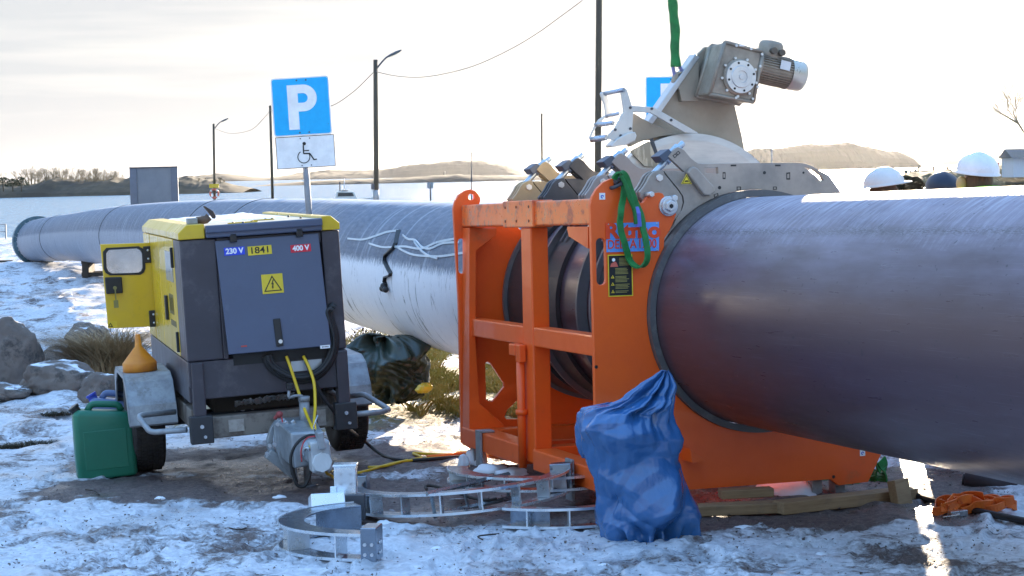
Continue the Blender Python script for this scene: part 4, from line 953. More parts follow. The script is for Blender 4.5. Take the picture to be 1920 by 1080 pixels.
# side door panels (left side)
def sy(px, py): q = GF.tr(0, xl, px, py); return q.y, q.z
sd1 = [(.36, .80), (1.19, .80), (1.19, 1.41), (.36, 1.41)]
MB().prism([(.35, .745), (1.20, .745), (1.20, 1.438), (.35, 1.438)], xl - .002, xl + .03, 'x').build('side_panel', YEL, GT, bevel=.006)
MB().prism([(1.21, .745), (1.74, .745), (1.74, 1.438), (1.21, 1.438)], xl - .002, xl + .03, 'x', holes=[]).build('side_panel', YEL, GT, bevel=.006)
MB().prism([(1.78, .745), (2.2, .745), (2.2, 1.438), (1.78, 1.438)], xl - .002, xl + .03, 'x').build('side_panel', YEL, GT, bevel=.006)
sp_ = GT.children[-3] if False else None
MB().box(xl - .006, xl - .002, .42, .80, 1.18, 1.36).build('side_window', mat('cloudy window', (.42, .42, .40), .2, c2=(.36, .36, .34)), GT)
MB().box(xl - .02, xl - .002, .84, .90, .93, 1.08).build('side_latch', BLKPL, GT, bevel=.004)
for z in (1.33, .83): MB().box(xl - .018, xl, .355, .385, z - .06, z + .06).build('side_hinge', BLKPL, GT, bevel=.003)
TZY = Matrix(((0, 0, -1, 0), (-1, 0, 0, 0), (0, 1, 0, 0), (0, 0, 0, 1)))
for s_, y, z, sz in (('230', .62, 1.02, .13), ('POWER', .6, .90, .05), ('V AC', .62, .84, .04)) if False else ():
    pass
mb = MB()
for k, (y, h, z) in enumerate([(.72, .12, .98), (.66, .12, .98), (.60, .12, .98), (.54, .12, .98)]):
    mb.prism([(y - .018, z), (y + .018, z), (y + .018, z + h), (y - .018, z + h)], xl - .004, xl - .0025, 'x', holes=[[(y - .010, z + .02), (y + .010, z + .02), (y + .010, z + h - .02), (y - .010, z + h - .02)]])
for k in range(6): mb.prism([(.44 + k * .05, .91), (.475 + k * .05, .91), (.475 + k * .05, .945), (.44 + k * .05, .945)], xl - .004, xl - .0025, 'x')
each(mb, 'side_print', mat('dark olive print', (.14, .11, .02), .5), GT)
# open yellow door, seen from inside
YD = 1.75
dq = GF.xz(YD, [(188, 458), (282, 455), (294, 612), (203, 616)])
win = GF.xz(YD, [(201, 466), (259, 463), (266, 467), (270, 474), (271, 503), (268, 510), (262, 514), (207, 515), (200, 511), (196, 503), (195, 473)])
def scal(P, s):
    cx, cz = sum(p[0] for p in P) / len(P), sum(p[1] for p in P) / len(P); return [(cx + (p[0] - cx) * s, cz + (p[1] - cz) * s) for p in P]
OD = MB().prism(dq, YD, YD + .025, holes=[win]).build('side_door', YEL, GT, bevel=.004)
OD['label'] = 'yellow side door swung wide open to the left'
MB().prism(scal(win, 1.05), YD - .008, YD + .033, holes=[scal(win, .90)]).build('window_gasket', BLACK, OD, bevel=.003)
MB().prism(scal(win, .92), YD + .008, YD + .014).build('window_pane', mat('scratched clear pane', (.8, .8, .78), .12, trans=.9, rvar=.05), OD)
lq = GF.xz(YD, [(196, 520), (228, 519), (230, 549), (199, 551)]); lt = MB().prism(lq, YD - .03, YD - .002).build('door_lock', BLKPL, OD, bevel=.006)
kq = GF.xz(YD, [(215, 545)])[0]; MB().cyl((kq[0], YD - .05, kq[1] + .02), (kq[0], YD - .03, kq[1] + .02), .012, 12).box(kq[0] - .004, kq[0] + .004, YD - .055, YD - .05, kq[1] - .06, kq[1] + .01).box(kq[0] - .016, kq[0] + .014, YD - .056, YD - .051, kq[1] - .11, kq[1] - .06).build('key', mat('olive key tag', (.22, .2, .07), .5), lt)
for py in (477, 597):
    q = GF.xz(YD, [(279 + (py - 477) * .09, py)])[0]; hg = MB().box(q[0] - .035, q[0] + .02, YD - .012, YD - .002, q[1] - .055, q[1] + .055).build('door_hinge', BLKPL, OD, bevel=.006)
    each(MB().ball((q[0] - .006, YD - .013, q[1] + .028), .008, 6).ball((q[0] - .006, YD - .013, q[1] - .028), .008, 6), 'hinge_screw', BOLT, hg)
q = GF.xz(YD, [(201, 603), (219, 602), (220, 614), (203, 615)]); dk = MB().prism(q, YD - .003, YD - .001).build('small_warning_label', MATS['yellow label'], OD)
q = GF.xz(YD, [(202, 613), (212, 613), (207, 605)]); MB().prism(q, YD - .0045, YD - .0028, holes=[scal(q, .55)]).build('small_triangle', TEXTB, dk)
# coil of black cable hanging at the front
def gcurve(pts, y, n=8, wob=0): return curve([gp(a, b, y - wob * (i % 2)) for i, (a, b) in enumerate(pts)], n)
for k, (rr_, yy) in enumerate(((1.0, -.03), (.86, -.045), (.93, -.06), (1.05, -.02))):
    pts = [(628, 578), (622, 574), (617, 582), (622, 600), (630, 625), (630, 652), (620, 680), (600, 702), (573, 712), (545, 711), (520, 700), (503, 685), (497, 668)]
    MB().tube(gcurve([(565 + (x - 565) * (rr_ if k < 3 else 1.02), 645 + (y - 645) * rr_) for x, y in pts], yy), .0125, 8).build('cable_coil', BLACK, GT)
q = gp(575, 685, -.004); MB().box(q.x - .09, q.x + .09, -.006, -.001, q.z - .03, q.z + .03).build('maker_plate', mat('brushed plate', (.5, .53, .55), .35, .6), GT)
# chassis: front beam, side rails, posts
MB().box(-.475, .465, .03, .13, .285, .41).build('front_beam', RUSTG, GT, bevel=.008)
each(MB().box(-.26, -.17, .022, .03, .315, .385).box(.26, .31, .022, .03, .30, .395), 'beam_plate', mat('pale worn sticker', (.42, .38, .34), .7, c2=(.3, .26, .23), scale=30), GT)
for sx in (-1, 1):
    X = -.455 if sx < 0 else .385
    MB().box(X, X + .07, -.02, .06, .40, .735).build('front_leg', SLATE, GT, bevel=.006)
    cb = MB().box(X - .03, X + .10, -.045, .029, .27, .43).build('corner_bracket', mat('black paint', (.03, .03, .034), .5), GT, bevel=.006)
    each(MB().cyl((X + .035, -.055, .37), (X + .035, -.045, .37), .012, 6).cyl((X + .05, -.055, .31), (X + .05, -.045, .31), .010, 6), 'bracket_bolt', BOLT, cb)
    X = -.46 if sx < 0 else .39
    MB().box(X, X + .06, .131, 2.15, .33, .45).build('side_rail', RUSTG, GT, bevel=.006)
    for y in (.45, 1.6): MB().box(X + .008, X + .052, y, y + .1, .45, .53).build('body_mount', BLACK, GT)
MB().cyl((-.60, .98, .30), (.60, .98, .30), .04, 16).build('axle', STEELD, GT)
MB().box(-.3, .3, .3, 1.9, .40, .50).build('belly_pan', mat('dirty belly pan', (.05, .045, .04), .8), GT)
# wheels
def wheel(x):
    R_ = .305; Mw = Matrix.Translation((x, .98, .305)) @ Matrix.Rotation(pi / 2, 4, 'Y')
    wq = bpy.data.objects.new('wheel', None); COL.objects.link(wq); wq.parent = GT
    ty = MB().lathe([(.17, -.085), (.21, -.098), (.27, -.1), (.292, -.092), (.303, -.075), (.305, 0), (.303, .075), (.292, .092), (.27, .1), (.21, .098), (.17, .085)], 64, Mw).build('tyre', TYRE, wq)
    tb = MB()
    for k in range(72):
        a = 2 * pi * k / 72
        for j, wy in enumerate((-.066, -.034, 0, .034, .066)):
            aa = a + (.03 if j % 2 else 0); tb.box(-.005, .007, -.010, .010, wy - .0125, wy + .0125, Mw @ Matrix.Rotation(aa, 4, 'Z') @ Matrix.Translation((.303, 0, 0)) )
    tb.build('tread', TYRE, ty)
    MB().lathe([(.17, -.08), (.165, -.06), (.15, -.05), (.06, -.055), (.05, -.075), (.001, -.075)], 32, Mw).lathe([(.17, .08), (.165, .06), (.15, .05), (.06, .055), (.05, .075), (.001, .075)], 32, Mw).build('rim', GALV, wq)
    return wq
wheel(-.655); wheel(.61)
# galvanised mudguards
fz = GF.tr(1, .74, 262, 699).z - .757
for sx in (-1, 1):
    x0_, x1_ = (-.785, -.50) if sx < 0 else (.47, .69)
    pr = [(.47, .36), (.50, .52), (.60, .70), (.72, .755), (1.28, .755), (1.40, .70), (1.50, .50), (1.51, .36)]
    pr = [(y, z + fz * (z - .3) / .455) for y, z in pr]; outp = pr; inn = [(.98 + (y - .98) * .97, z - .012) for y, z in reversed(pr)]
    mg = MB().prism(pr + inn, x0_, x1_, 'x').build('mudguard', GALV, GT, bevel=.004)
    xs = x0_ if sx < 0 else x1_
    MB().prism(pr + [(1.44, .36), (1.33, .53 ), (1.2, .60), (.76, .60), (.65, .53), (.54, .36)], min(xs, xs - sx * .008), max(xs, xs - sx * .008), 'x').build('mudguard_lip', GALV, mg)
# bumper tubes
def gx_(pts, ys): return curve([gp(a, b, y) for (a, b), y in zip(pts, ys)], 5)
def rounded(pts, r=.25):
    out_ = [pts[0]]
    for a, b, c in zip(pts, pts[1:], pts[2:]):
        out_ += [b + (a - b) * r * .5, b + (a - b) * r * .18 + (c - b) * r * .18, b + (c - b) * r * .5]
    return out_ + [pts[-1]]
for pts, ys in ((((328, 772), (258, 779), (282, 811), (350, 806)), (.33, .18, .10, .0)), (((655, 743), (682, 739), (730, 768), (718, 772), (655, 778)), (.3, .22, .12, .05, .0))):
    MB().tube(rounded([gp(a, b, y) for (a, b), y in zip(pts, ys)]), .017, 12).build('step_tube', GALV, GT)
# drawbar with overrun coupling and jack
CO = mat('galvanised drawbar', (.42, .46, .49), .42, .55, c2=(.30, .33, .36), scale=10, dirt=(.12, .11, .1), dlo=.55, dhi=.75, dscale=8, bump=.0008)
def yq(px, py, y): return gp(px, py, y)
mb = MB(); secs = [(.03, [(514, 785), (588, 778), (592, 812), (520, 825)]), (-.25, [(520, 790), (595, 790), (600, 850), (528, 860)]), (-.5, [(545, 812), (605, 808), (610, 868), (552, 880)])]
rings_ = [[yq(a, b, y) for a, b in q] for y, q in secs]
vs = [p for r in rings_ for p in r]; fs = [(i * 4 + k, i * 4 + (k + 1) % 4, i * 4 + 4 + (k + 1) % 4, i * 4 + 4 + k) for i in range(2) for k in range(4)] + [(3, 2, 1, 0), (8, 9, 10, 11)]
DB = mb.add(vs, fs).build('drawbar', CO, GT, bevel=.012)
MB().prism(GF.xz(-.18, [(497, 858), (507, 842), (536, 858), (552, 897), (540, 893), (515, 872)]), -.2, -.12).build('drawbar_plate', CO, DB, bevel=.005)
mb = MB().prism(GF.xz(-.2, [(512, 794), (522, 785), (532, 783), (546, 812), (557, 898), (546, 894), (526, 868), (513, 832)]), -.24, -.2); mb.build('drawbar_cheek', CO, DB, bevel=.005)
MB().prism(GF.xz(-.12, [(506, 800), (519, 782), (525, 786), (511, 812), (509, 835), (517, 846), (512, 852), (500, 840), (499, 822)]), -.16, -.12).build('brake_lever', CO, DB, bevel=.004)
MB().tube([yq(515, 786, -.15), yq(522, 776, -.15), yq(528, 780, -.15)], .012, 8).ball(yq(524, 777, -.16), .02, 8).build('lever_grip', mat('faded red grip', (.3, .06, .06), .6), DB)
for pts in ([(533, 790), (545, 805), (550, 825), (546, 840)], [(547, 788), (560, 812), (566, 835)]):
    MB().tube(curve([yq(a, b, -.3) for a, b in pts], 5), .014, 8).build('spring_tube', CO, DB)
h0, h1 = yq(572, 838, -.35), yq(600, 852, -.75)
MB().cyl(yq(566, 836, -.3), yq(592, 850, -.62), .075, 28, .06).build('overrun_tube', CO, DB)
MB().cyl(yq(570, 838, -.36), yq(574, 840, -.40), .088, 28, .088).build('overrun_collar', CO, DB)
hd = [(581, 829), (618, 825), (625, 883), (586, 888)]
hq = GF.xz(-.70, hd); HB = MB().prism(hq, -.70, -.60).build('coupling_head', mat('pale coupling casting', (.55, .58, .6), .5, .3, c2=(.42, .45, .48), scale=12), DB, bevel=.012)
cc = GF.xz(-.705, [(604, 867)])[0]; MB().prism(circ(cc[0], cc[1], .056, 8), -.712, -.699).build('coupling_cap', mat('white cap', (.66, .7, .72), .5), HB, bevel=.004)
MB().prism(GF.xz(-.66, [(590, 808), (602, 806), (604, 826), (608, 838), (594, 840), (592, 826)]), -.74, -.66).build('coupling_handle', CO, HB, bevel=.005)
MB().box(*(lambda q: (q[0] - .015, q[0] + .015, -.69, -.66, q[1] - .008, q[1] + .010))(GF.xz(-.66, [(584, 838)])[0])).build('yellow_tab', TEXTY, HB)
MB().tube(curve([yq(570, 856, -.66), yq(571, 843, -.68), yq(577, 840, -.70), yq(580, 845, -.7)], 5), .009, 8).build('ring_hook', ZINC, HB)
j0, j1 = yq(570, 747, -.14), yq(573, 812, -.14)
JK = MB().cyl(j0, j1, .030, 24).build('jack_tube', GALV, GT); MB().cyl(j1, yq(577, 905, -.14), .022, 20).build('jack_leg', GALV, JK)
ft = yq(578, 910, -.14); MB().cyl(V((ft.x, ft.y, ft.z - .02)), V((ft.x, ft.y, ft.z + .01)), .055, 20).build('jack_foot', STEELD, JK)
MB().tube(rounded([yq(569, 750, -.14), yq(566, 742, -.15), yq(552, 742, -.16), yq(541, 746, -.17), yq(542, 732, -.17)], .4), .009, 8).build('jack_crank', GALV, JK)
MB().box(*(lambda q: (q[0] - .02, q[0] + .02, -.19, -.15, q[1] - .018, q[1] + .018))(GF.xz(-.17, [(543, 724)])[0])).build('crank_knob', BLKPL, JK, bevel=.006)
MB().cyl(yq(570, 752, -.14), yq(570, 743, -.14), .034, 20).build('jack_cap', GALV, JK)
for k, (pts, yy) in enumerate((([(548, 890), (545, 860), (552, 838), (567, 822), (585, 816), (597, 822), (600, 830)], -.5), ([(547, 880), (556, 908), (570, 912), (580, 895), (584, 870)], -.5), ([(557, 905), (550, 880), (551, 850)], -.45))):
    MB().tube(gcurve(pts, yy), .0085, 8).build('brake_cable', BLACK, DB)
for pts in ([(566, 866), (565, 842), (575, 822), (592, 818)], [(528, 782), (534, 810), (548, 838), (554, 860)]):
    MB().tube(gcurve(pts, -.56 if pts[0][0] > 550 else -.27), .004, 6).build('red_wire', mat('red wire', (.5, .05, .06), .5), DB)
MB().tube([yq(592, 812, -.55), yq(588, 800, -.55), yq(596, 778, -.55)], .005, 6).build('safety_pin', ZINC, DB)
mb = MB()
for a, b in ((505, 835), (514, 833), (520, 795), (548, 790), (556, 858), (588, 812), (552, 836), (500, 850)):
    q = yq(a, b, -.26); mb.cyl(q, q + V((0, -.02, 0)), .012, 6)
each(mb, 'drawbar_bolt', BOLT, DB)
# crumpled foil sheet lying between body and beam
mb = MB(); n = 26; vs = []
for i in range(n + 1):
    for j in range(5):
        q = gp(440 + 112 * i / n, 752 - 16 * i / n + j * 3.0, .16 + .06 * j); q.z += .022 * noise.noise(V((i * .8, j * 1.1, 2))) - j * .004; vs.append(q)
mb.add(vs, [(i * 5 + j, i * 5 + 5 + j, i * 5 + 6 + j, i * 5 + 1 + j) for i in range(n) for j in range(4)]); fo = mb.build('foil_scrap', mat('crumpled foil', (.7, .74, .78), .3, .5), None, M=GFm)
s_ = fo.modifiers.new('thickness', 'SOLIDIFY'); s_.thickness = .002
tag(fo, 'crumpled silvery plastic sheet stuffed between the generator body and its front beam', 'plastic sheet')

# ------------------------------------------------------------------ cables from the generator
def G3(px, py, dz=.012): return gw(px, py, dz)
def gm(px, py, y): return GFm @ gp(px, py, y)
mb = MB(); mb.tube(curve([gm(537, 668, -.03), gm(545, 690, -.06), gm(560, 735, -.10), gm(574, 775, -.20), gm(585, 800, -.42), gm(592, 822, -.46), gm(600, 850, -.44), gm(612, 885, -.3), G3(622, 892), G3(640, 908)], 8), .009, 8)
tag(mb.build('power_cable', CABY), 'yellow cable dropping from the left of the panel opening to the coupling', 'cable')
mb = MB(); mb.tube(curve([gm(569, 668, -.03), gm(580, 690, -.08), gm(589, 720, -.12), gm(591, 760, -.2), gm(590, 800, -.44), gm(604, 850, -.43), gm(618, 880, -.3), G3(630, 884), G3(655, 889), G3(690, 882), G3(740, 868), G3(800, 860), G3(868, 856)], 8), .009, 8)
tag(mb.build('power_cable', CABY), 'yellow cable from the right of the panel opening across the ground to the machine', 'cable')
mb = MB(); mb.tube(curve([G3(690, 876), G3(720, 874), G3(760, 864), G3(790, 858), G3(775, 850), G3(800, 851), G3(840, 852), G3(872, 848), MFm @ V((-.7, 1.9, .06))], 8), .009, 8)
tag(mb.build('power_cable', CABY), 'short yellow cable loop lying beside the machine foot', 'cable')
mb = MB(); mb.tube(curve([gm(572, 672, -.035), gm(583, 700, -.07), gm(600, 735, -.05), gm(625, 770, -.03), gm(650, 800, .1), G3(682, 826, .1), G3(712, 850), G3(745, 862), G3(790, 862), G3(840, 858), G3(880, 855)], 8), .011, 8)
tag(mb.build('rubber_cable', BLACK), 'thick black cable sagging from the generator to the snow and the machine', 'cable')
OH = mat('orange hose rubber', (.85, .22, .04), .45)
mb = MB(); mb.tube(curve([G3(800, 856), G3(840, 853), G3(880, 850), MFm @ V((-.75, 1.8, .05)), MFm @ V((-.5, 1.5, .05))], 8), .010, 8)
tag(mb.build('air_hose', OH), 'thin orange hose lying on the ground at the machine foot', 'hose')

# ------------------------------------------------------------------ funnel and fuel cans
fq = GF.tr(1, .78, 265, 697); fm_ = GFm @ Matrix.Translation(V((fq.x, .86, .757 + fz)))
ORF = mat('orange funnel plastic', (.72, .26, .02), .5, c2=(.62, .2, .03), scale=9, dirt=(.35, .12, .03), dlo=.6, dhi=.8)
fn = MB().lathe([(.098, 0), (.104, .0), (.104, .05), (.10, .055), (.022, .15), (.014, .225), (.010, .225), (.018, .148), (.096, .052), (.098, 0)], 40).build('funnel', ORF, None, M=fm_)
tag(fn, 'dirty orange plastic funnel turned upside down on the left mudguard', 'funnel')
def rounded_rect(w_, d, r, n=6):
    pts = []
    for cx, cy, a0_ in ((w_ - r, d - r, 0), (-w_ + r, d - r, pi / 2), (-w_ + r, -d + r, pi), (w_ - r, -d + r, 3 * pi / 2)):
        pts += [(cx + r * cos(a0_ + pi / 2 * i / n), cy + r * sin(a0_ + pi / 2 * i / n)) for i in range(n + 1)]
    return pts
def jerry(P, rot, w_, d, h, m, label, capm, name='jerry_can', lean=0):
    M = Matrix.Translation(P) @ Matrix.Rotation(rot, 4, 'Z') @ Matrix.Rotation(lean, 4, 'Y')
    J = thing(name, label, 'fuel can', M)
    prof = [(0, .96), (.015, 1), (h * .3, 1.01), (h * .70, 1.0), (h * .80, .99), (h * .84, .94), (h * .88, .80)]
    vs = []; n_ = None
    for z, s_ in prof:
        rr2 = rounded_rect(w_ * s_, d * s_, .035); n_ = len(rr2); tl = 1 if z < h * .8 else 0
        vs += [(x, y, z + (.05 * h * (x / w_) * -1 if z > h * .75 else 0)) for x, y in rr2]
    fs = [(i * n_ + k, i * n_ + (k + 1) % n_, (i + 1) * n_ + (k + 1) % n_, (i + 1) * n_ + k) for i in range(len(prof) - 1) for k in range(n_)]
    fs += [tuple(reversed(range(n_))), tuple((len(prof) - 1) * n_ + k for k in range(n_))]
    b = MB().add(vs, fs, True).build('can_body', m, J, bevel=0)
    hp_ = [(-w_ * .52, 0, h * .87), (-w_ * .38, 0, h * .955), (-w_ * .25, 0, h * .975), (w_ * .38, 0, h * .945), (w_ * .55, 0, h * .93), (w_ * .66, 0, h * .85)]
    MB().tube(rounded([V(p) for p in hp_], .5), .017, 10, flat=1.2).build('handle', m, J)
    cp_ = MB().cyl((-w_ * .80, 0, h * .86), (-w_ * .92, 0, h * .945), .030, 14).cyl((-w_ * .90, 0, h * .93), (-w_ * .96, 0, h * .965), .036, 10); cp_.build('cap', capm, J, bevel=.003)
    MB().box(-w_ * .72, w_ * .72, -d - .003, -d + .006, h * .12, h * .64).build('embossed_panel', m, J, bevel=.006) if name == 'jerry_can' else None
    return J
p0, p1 = gw(146, 903), gw(243, 892); mid_ = (p0 + p1) / 2; dirv = p1 - p0
GRN = mat('green can plastic', (.012, .145, .085), .42, c2=(.014, .17, .10), scale=4, bump=.0008, bscale=20, dirt=(.04, .13, .10), dlo=.6, dhi=.8)
jw = dirv.length / 2 * 1.04
JM = jerry(V((mid_.x, mid_.y + .09, zg(mid_.x, mid_.y) - .0)), atan2(dirv.y, dirv.x) * .45, jw, .085, .46, GRN, 'green plastic jerry can standing in the snow beside the left wheel', BLKPL, lean=radians(-2.6))
q = gw(205, 872)
jerry(V((q.x + .01, q.y + .14, zg(q.x, q.y))), .1, .15, .08, .46, mat('blue grey can', (.10, .15, .30), .4, c2=(.12, .18, .34)), 'blue plastic can hidden behind the green jerry can', mat('blue cap', (.03, .06, .4), .4), 'plastic_can')

# ------------------------------------------------------------------ galvanised half rings lying in front
GI = G.inverted()
LZ = mat('bright zinc sheet', (.74, .79, .83), .28, .75)
ZD = mat('dark sheen zinc', (.30, .35, .42), .22, .85, c2=(.22, .26, .31), scale=8)
def halfring(name, label, c, r0, r1, a0, a1, z0, z1, posts, m, boxes=(0, 1), tilt=0.0, group=None):
    M = G @ Matrix.Translation((c[0], c[1], 0)) @ Matrix.Rotation(tilt, 4, 'Y')
    t = thing(name, label, 'clamp ring', M, group)
    a0, a1 = radians(a0), radians(a1)
    for z in (z0, z1 - .008):
        rp_ = MB().arc((0, 0), r0, r1, a0, a1, z, z + .008, 40, 'z').build('ring_plate', m, t, bevel=.0015)
        MB().arc((0, 0), r1 + .0003, r1 + .005, a0, a1, z - .002, z + .011, 40, 'z').build('plate_edge', LZ, rp_)
    MB().arc((0, 0), r0, r0 + .004, a0, a0 + (a1 - a0) * .28, z0 + .009, z1 - .009, 14, 'z').build('inner_web', m, t)
    for k in range(posts):
        a = a0 + (a1 - a0) * (k + .6) / posts
        Mk = Matrix.Rotation(a, 4, 'Z')
        MB().box(r0 + .008, r1 - .004, -.004, .004, z0 + .0085, z1 - .0085, Mk).build('spacer_web', LZ, t, bevel=.001)
    for k, a in ((0, a0), (1, a1)):
        if k in boxes:
            Mk = Matrix.Rotation(a, 4, 'Z'); s = -1 if k == 0 else 1
            y0, y1 = sorted((s * -.006, s * .066))
            bx = MB().box(r0 - .012, r1 + .012, y0, y1, z0 - .004, z1 + .03, Mk).build('end_block', m, t, bevel=.004)
            mb = MB()
            for dz in (.03, .075):
                for dr in (-.016, .016):
                    q = Mk @ V(((r0 + r1) / 2 + dr, s * .066, z0 + dz)); q2 = Mk @ V(((r0 + r1) / 2 + dr, s * .072, z0 + dz)); mb.cyl(q, q2, .008, 10)
                    q = Mk @ V((r1 + .012, s * .03 + dr, z0 + dz)); q2 = Mk @ V((r1 + .018, s * .03 + dr, z0 + dz)); mb.cyl(q, q2, .008, 10)
            each(mb, 'block_bolt', BOLT, bx)
    return t
halfring('ring_insert', 'largest galvanised half ring with ladder like webs lying before the blue bag', (-.30, 9.66), .505, .595, 170, 352, .055, .165, 9, ZD, (0, 1), radians(-3.5))
halfring('ring_insert', 'galvanised half ring in front at the left with its end near the camera', (-.62, 8.62), .38, .50, 112, 262, .006, .125, 4, ZD, (1,))
halfring('ring_insert', 'galvanised half ring resting behind the largest one, against the orange bottom beam', (.12, 9.95), .38, .49, 170, 350, .10, .17, 6, ZD, (), radians(0))
t = halfring('ring_insert', 'galvanised half ring partly hidden behind the lower left of the blue bag', (.20, 9.42), .46, .54, 240, 330, .004, .10, 4, ZD, ())
# square rails of the second frame and loose fittings on the rings
rl = thing('ladder_rail', 'straight pale galvanised ladder rail lying diagonally inside the largest half ring', 'rail', G @ Matrix.Translation((-.2, 9.9, 0)))
def gl(px, py, z):
    d = (GI @ MR.to_4x4()).to_3x3() @ V(((px - 960) / F, (540 - py) / F, -1)); c = GI @ CAM; t_ = (z - c.z) / d.z; q = c + d * t_; return V((q.x + .2, q.y - 9.9, q.z))
for a, b, z in (((800, 926), (954, 889), .16), ((812, 966), (962, 933), .04)):
    p, q = gl(*a, z), gl(*b, z); MB().tube([p, q], .013, 4, sm=False).build('rail_bar', ZINC, rl)
for u in (.05, .45, .95):
    p = gl(800 + 154 * u, 926 - 37 * u, .16); MB().tube([p, V((p.x + .02, p.y + .02, .03))], .009, 4, sm=False).build('rail_rung', ZINC, rl)
fx = thing('ring_fitting', 'pale angled steel fitting with bolts standing between two galvanised half rings', 'bracket', G @ Matrix.Translation((-.86, 9.25, 0)))
mb = MB().box(-.055, .055, -.05, .05, .10, .285).box(-.075, -.04, -.06, -.0505, .02, .19); mb.build('fitting_box', LZ, fx, bevel=.004)
MB().box(-.06, .06, -.056, .056, .2855, .297).build('fitting_lid', LZ, fx, bevel=.003)
MB().box(-.0, .10, -.09, -.02, .02, .15).build('dark_block', STEELD, fx, bevel=.005)
MB().box(-.20, -.03, -.20, -.09, .03, .12, Matrix.Rotation(radians(14), 4, 'Z') @ Matrix.Rotation(radians(-18), 4, 'X')).build('angle_plate', LZ, fx, bevel=.004)
mb = MB()
for x in (-.02, .03):
    for z in (.14, .20, .25): mb.cyl((x, -.056, z), (x, -.050, z), .007, 8)
each(mb, 'fitting_bolt', BOLT, fx)
STK = mat('dark twig bark', (.035, .025, .02), .8)
for lab, pts, r in (('black bent rod lying across the largest half ring', [(800, 918), (798, 912), (812, 911), (845, 920), (880, 932), (910, 938), (930, 935)], .008),
                    ('thin dark twig lying on the ice right of centre foreground', [(936, 1001), (912, 1003), (896, 1006), (905, 1012)], .004),
                    ('thin dark twig lying on snow at the lower left', [(430, 990), (446, 993), (456, 992), (462, 990)], .004),
                    ('thin dark twig beside the green jerry can', [(160, 918), (178, 921), (186, 928)], .004)):
    z = .10 if 'rod' in lab else .015
    tag(MB().tube(curve([gw(a, b, z) for a, b in pts], 4), r, 6).build('rod' if 'rod' in lab else 'twig', STK), lab, 'rod' if 'rod' in lab else 'twig')

# ------------------------------------------------------------------ sacks
FOLDS = {}
for sd0 in (1.0, 2.0, 5.0, 9.0):
    r_ = random.Random(int(sd0 * 13)); FOLDS[sd0] = []
    for f_, am in ((1.7, 1.3), (2.2, 1.0), (2.8, .8), (3.6, .7), (5.0, .5), (7.5, .36), (11, .24), (17, .13)):
        dv_ = V((r_.gauss(0, 1), r_.gauss(0, .8), r_.gauss(0, 1))).normalized(); FOLDS[sd0].append((dv_, f_, am, r_.random()))
def sack(name, rows, base, Yc_, m, depth, amp, seed, fold=1.0, nseg=150, rowsN=130, pleat=1.0):
    """rows: (py, px_left, px_right); Yc_: distance of the sack's middle. Returns object"""
    P = []; PLEAT = 13
    for i in range(rowsN + 1):
        t = i / rowsN; py = rows[0][0] + (rows[-1][0] - rows[0][0]) * t
        for a, b in zip(rows, rows[1:]):
            if a[0] <= py <= b[0] + 1e-6: k = (py - a[0]) / (b[0] - a[0]); k2 = k * k * (3 - 2 * k) * .5 + k * .5; l = a[1] + (b[1] - a[1]) * k2; r = a[2] + (b[2] - a[2]) * k2; break
        L_, R_ = atY(l, py, Yc_), atY(r, py, Yc_); P.append((L_, R_))
    vs = []; ctr = (P[rowsN // 2][0] + P[rowsN // 2][1]) / 2
    for i, (L_, R_) in enumerate(P):
        c = (L_ + R_) / 2; hw = (R_ - L_).length / 2; ex = (R_ - L_).normalized(); t = i / rowsN
        d_ = hw * depth * (.35 + .65 * sst(0, .35, t))
        for k in range(nseg):
            a = 2 * pi * k / nseg; ca, sa = cos(a), sin(a)
            q = c + ex * (ca * hw) + V((0, sa * d_, 0))
            nrm = (ex * ca + V((0, sa, 0))).normalized()
            s_ = (q - ctr)
            p2 = s_ + noise.noise_vector(s_ * 1.7 + V((seed, 0, 0))) * .10
            cr = 0
            for dr_, f_, am, ph_ in FOLDS[seed]:                   # straight crisp folds at many angles
                v_ = p2.dot(dr_) * f_ + ph_; tri = abs(v_ - math.floor(v_ + .5)) * 2
                gate = max(0, min(1, .5 + 1.6 * noise.noise(s_ * 2.6 + V((ph_ * 7, seed, 0)))))
                cr += am * (tri - .5) * gate
            pl = (a / (2 * pi) + .03 * noise.noise(V((t * 4, seed, ca)))) * PLEAT; pt = abs(pl - math.floor(pl + .5)) * 2 - .5
            pl2 = (a / (2 * pi) + .04 * noise.noise(V((t * 3, seed + 4, sa)))) * PLEAT * 1.7 + .3; pt += .5 * (abs(pl2 - math.floor(pl2 + .5)) * 2 - .5)
            cr += pt * (1.0 * (1 - sst(.02, .42, t)) + .7 * sst(.80, .97, t)) * pleat
            dz = amp * fold * cr * (.30 + .70 * (1 - abs(ca) ** 6))
            tz = .35 + .65 * sst(0, .12, t) 
            vs.append(q + nrm * dz * tz + V((0, 0, amp * .3 * noise.noise(s_ * 5 + V((0, 7, 0))) * (1 - sst(.93, 1, t)))))
    fs = [(i * nseg + k, i * nseg + (k + 1) % nseg, (i + 1) * nseg + (k + 1) % nseg, (i + 1) * nseg + k) for i in range(rowsN) for k in range(nseg)]
    top = (P[0][0] + P[0][1]) / 2; bot = (P[-1][0] + P[-1][1]) / 2
    n0 = len(vs); vs += [top, bot]; fs += [(n0, (k + 1) % nseg, k) for k in range(nseg)]; o = rowsN * nseg
    fs += [(n0 + 1, o + k, o + (k + 1) % nseg) for k in range(nseg)]
    return MB().add(vs, fs, True).build(name, m)
BAGM = mat('blue plastic sheet', (.032, .125, .32), .22, c2=(.035, .13, .33), scale=3, bump=.006, bscale=24, stretch=(1, 1, .45), rvar=.03, spec=.8)
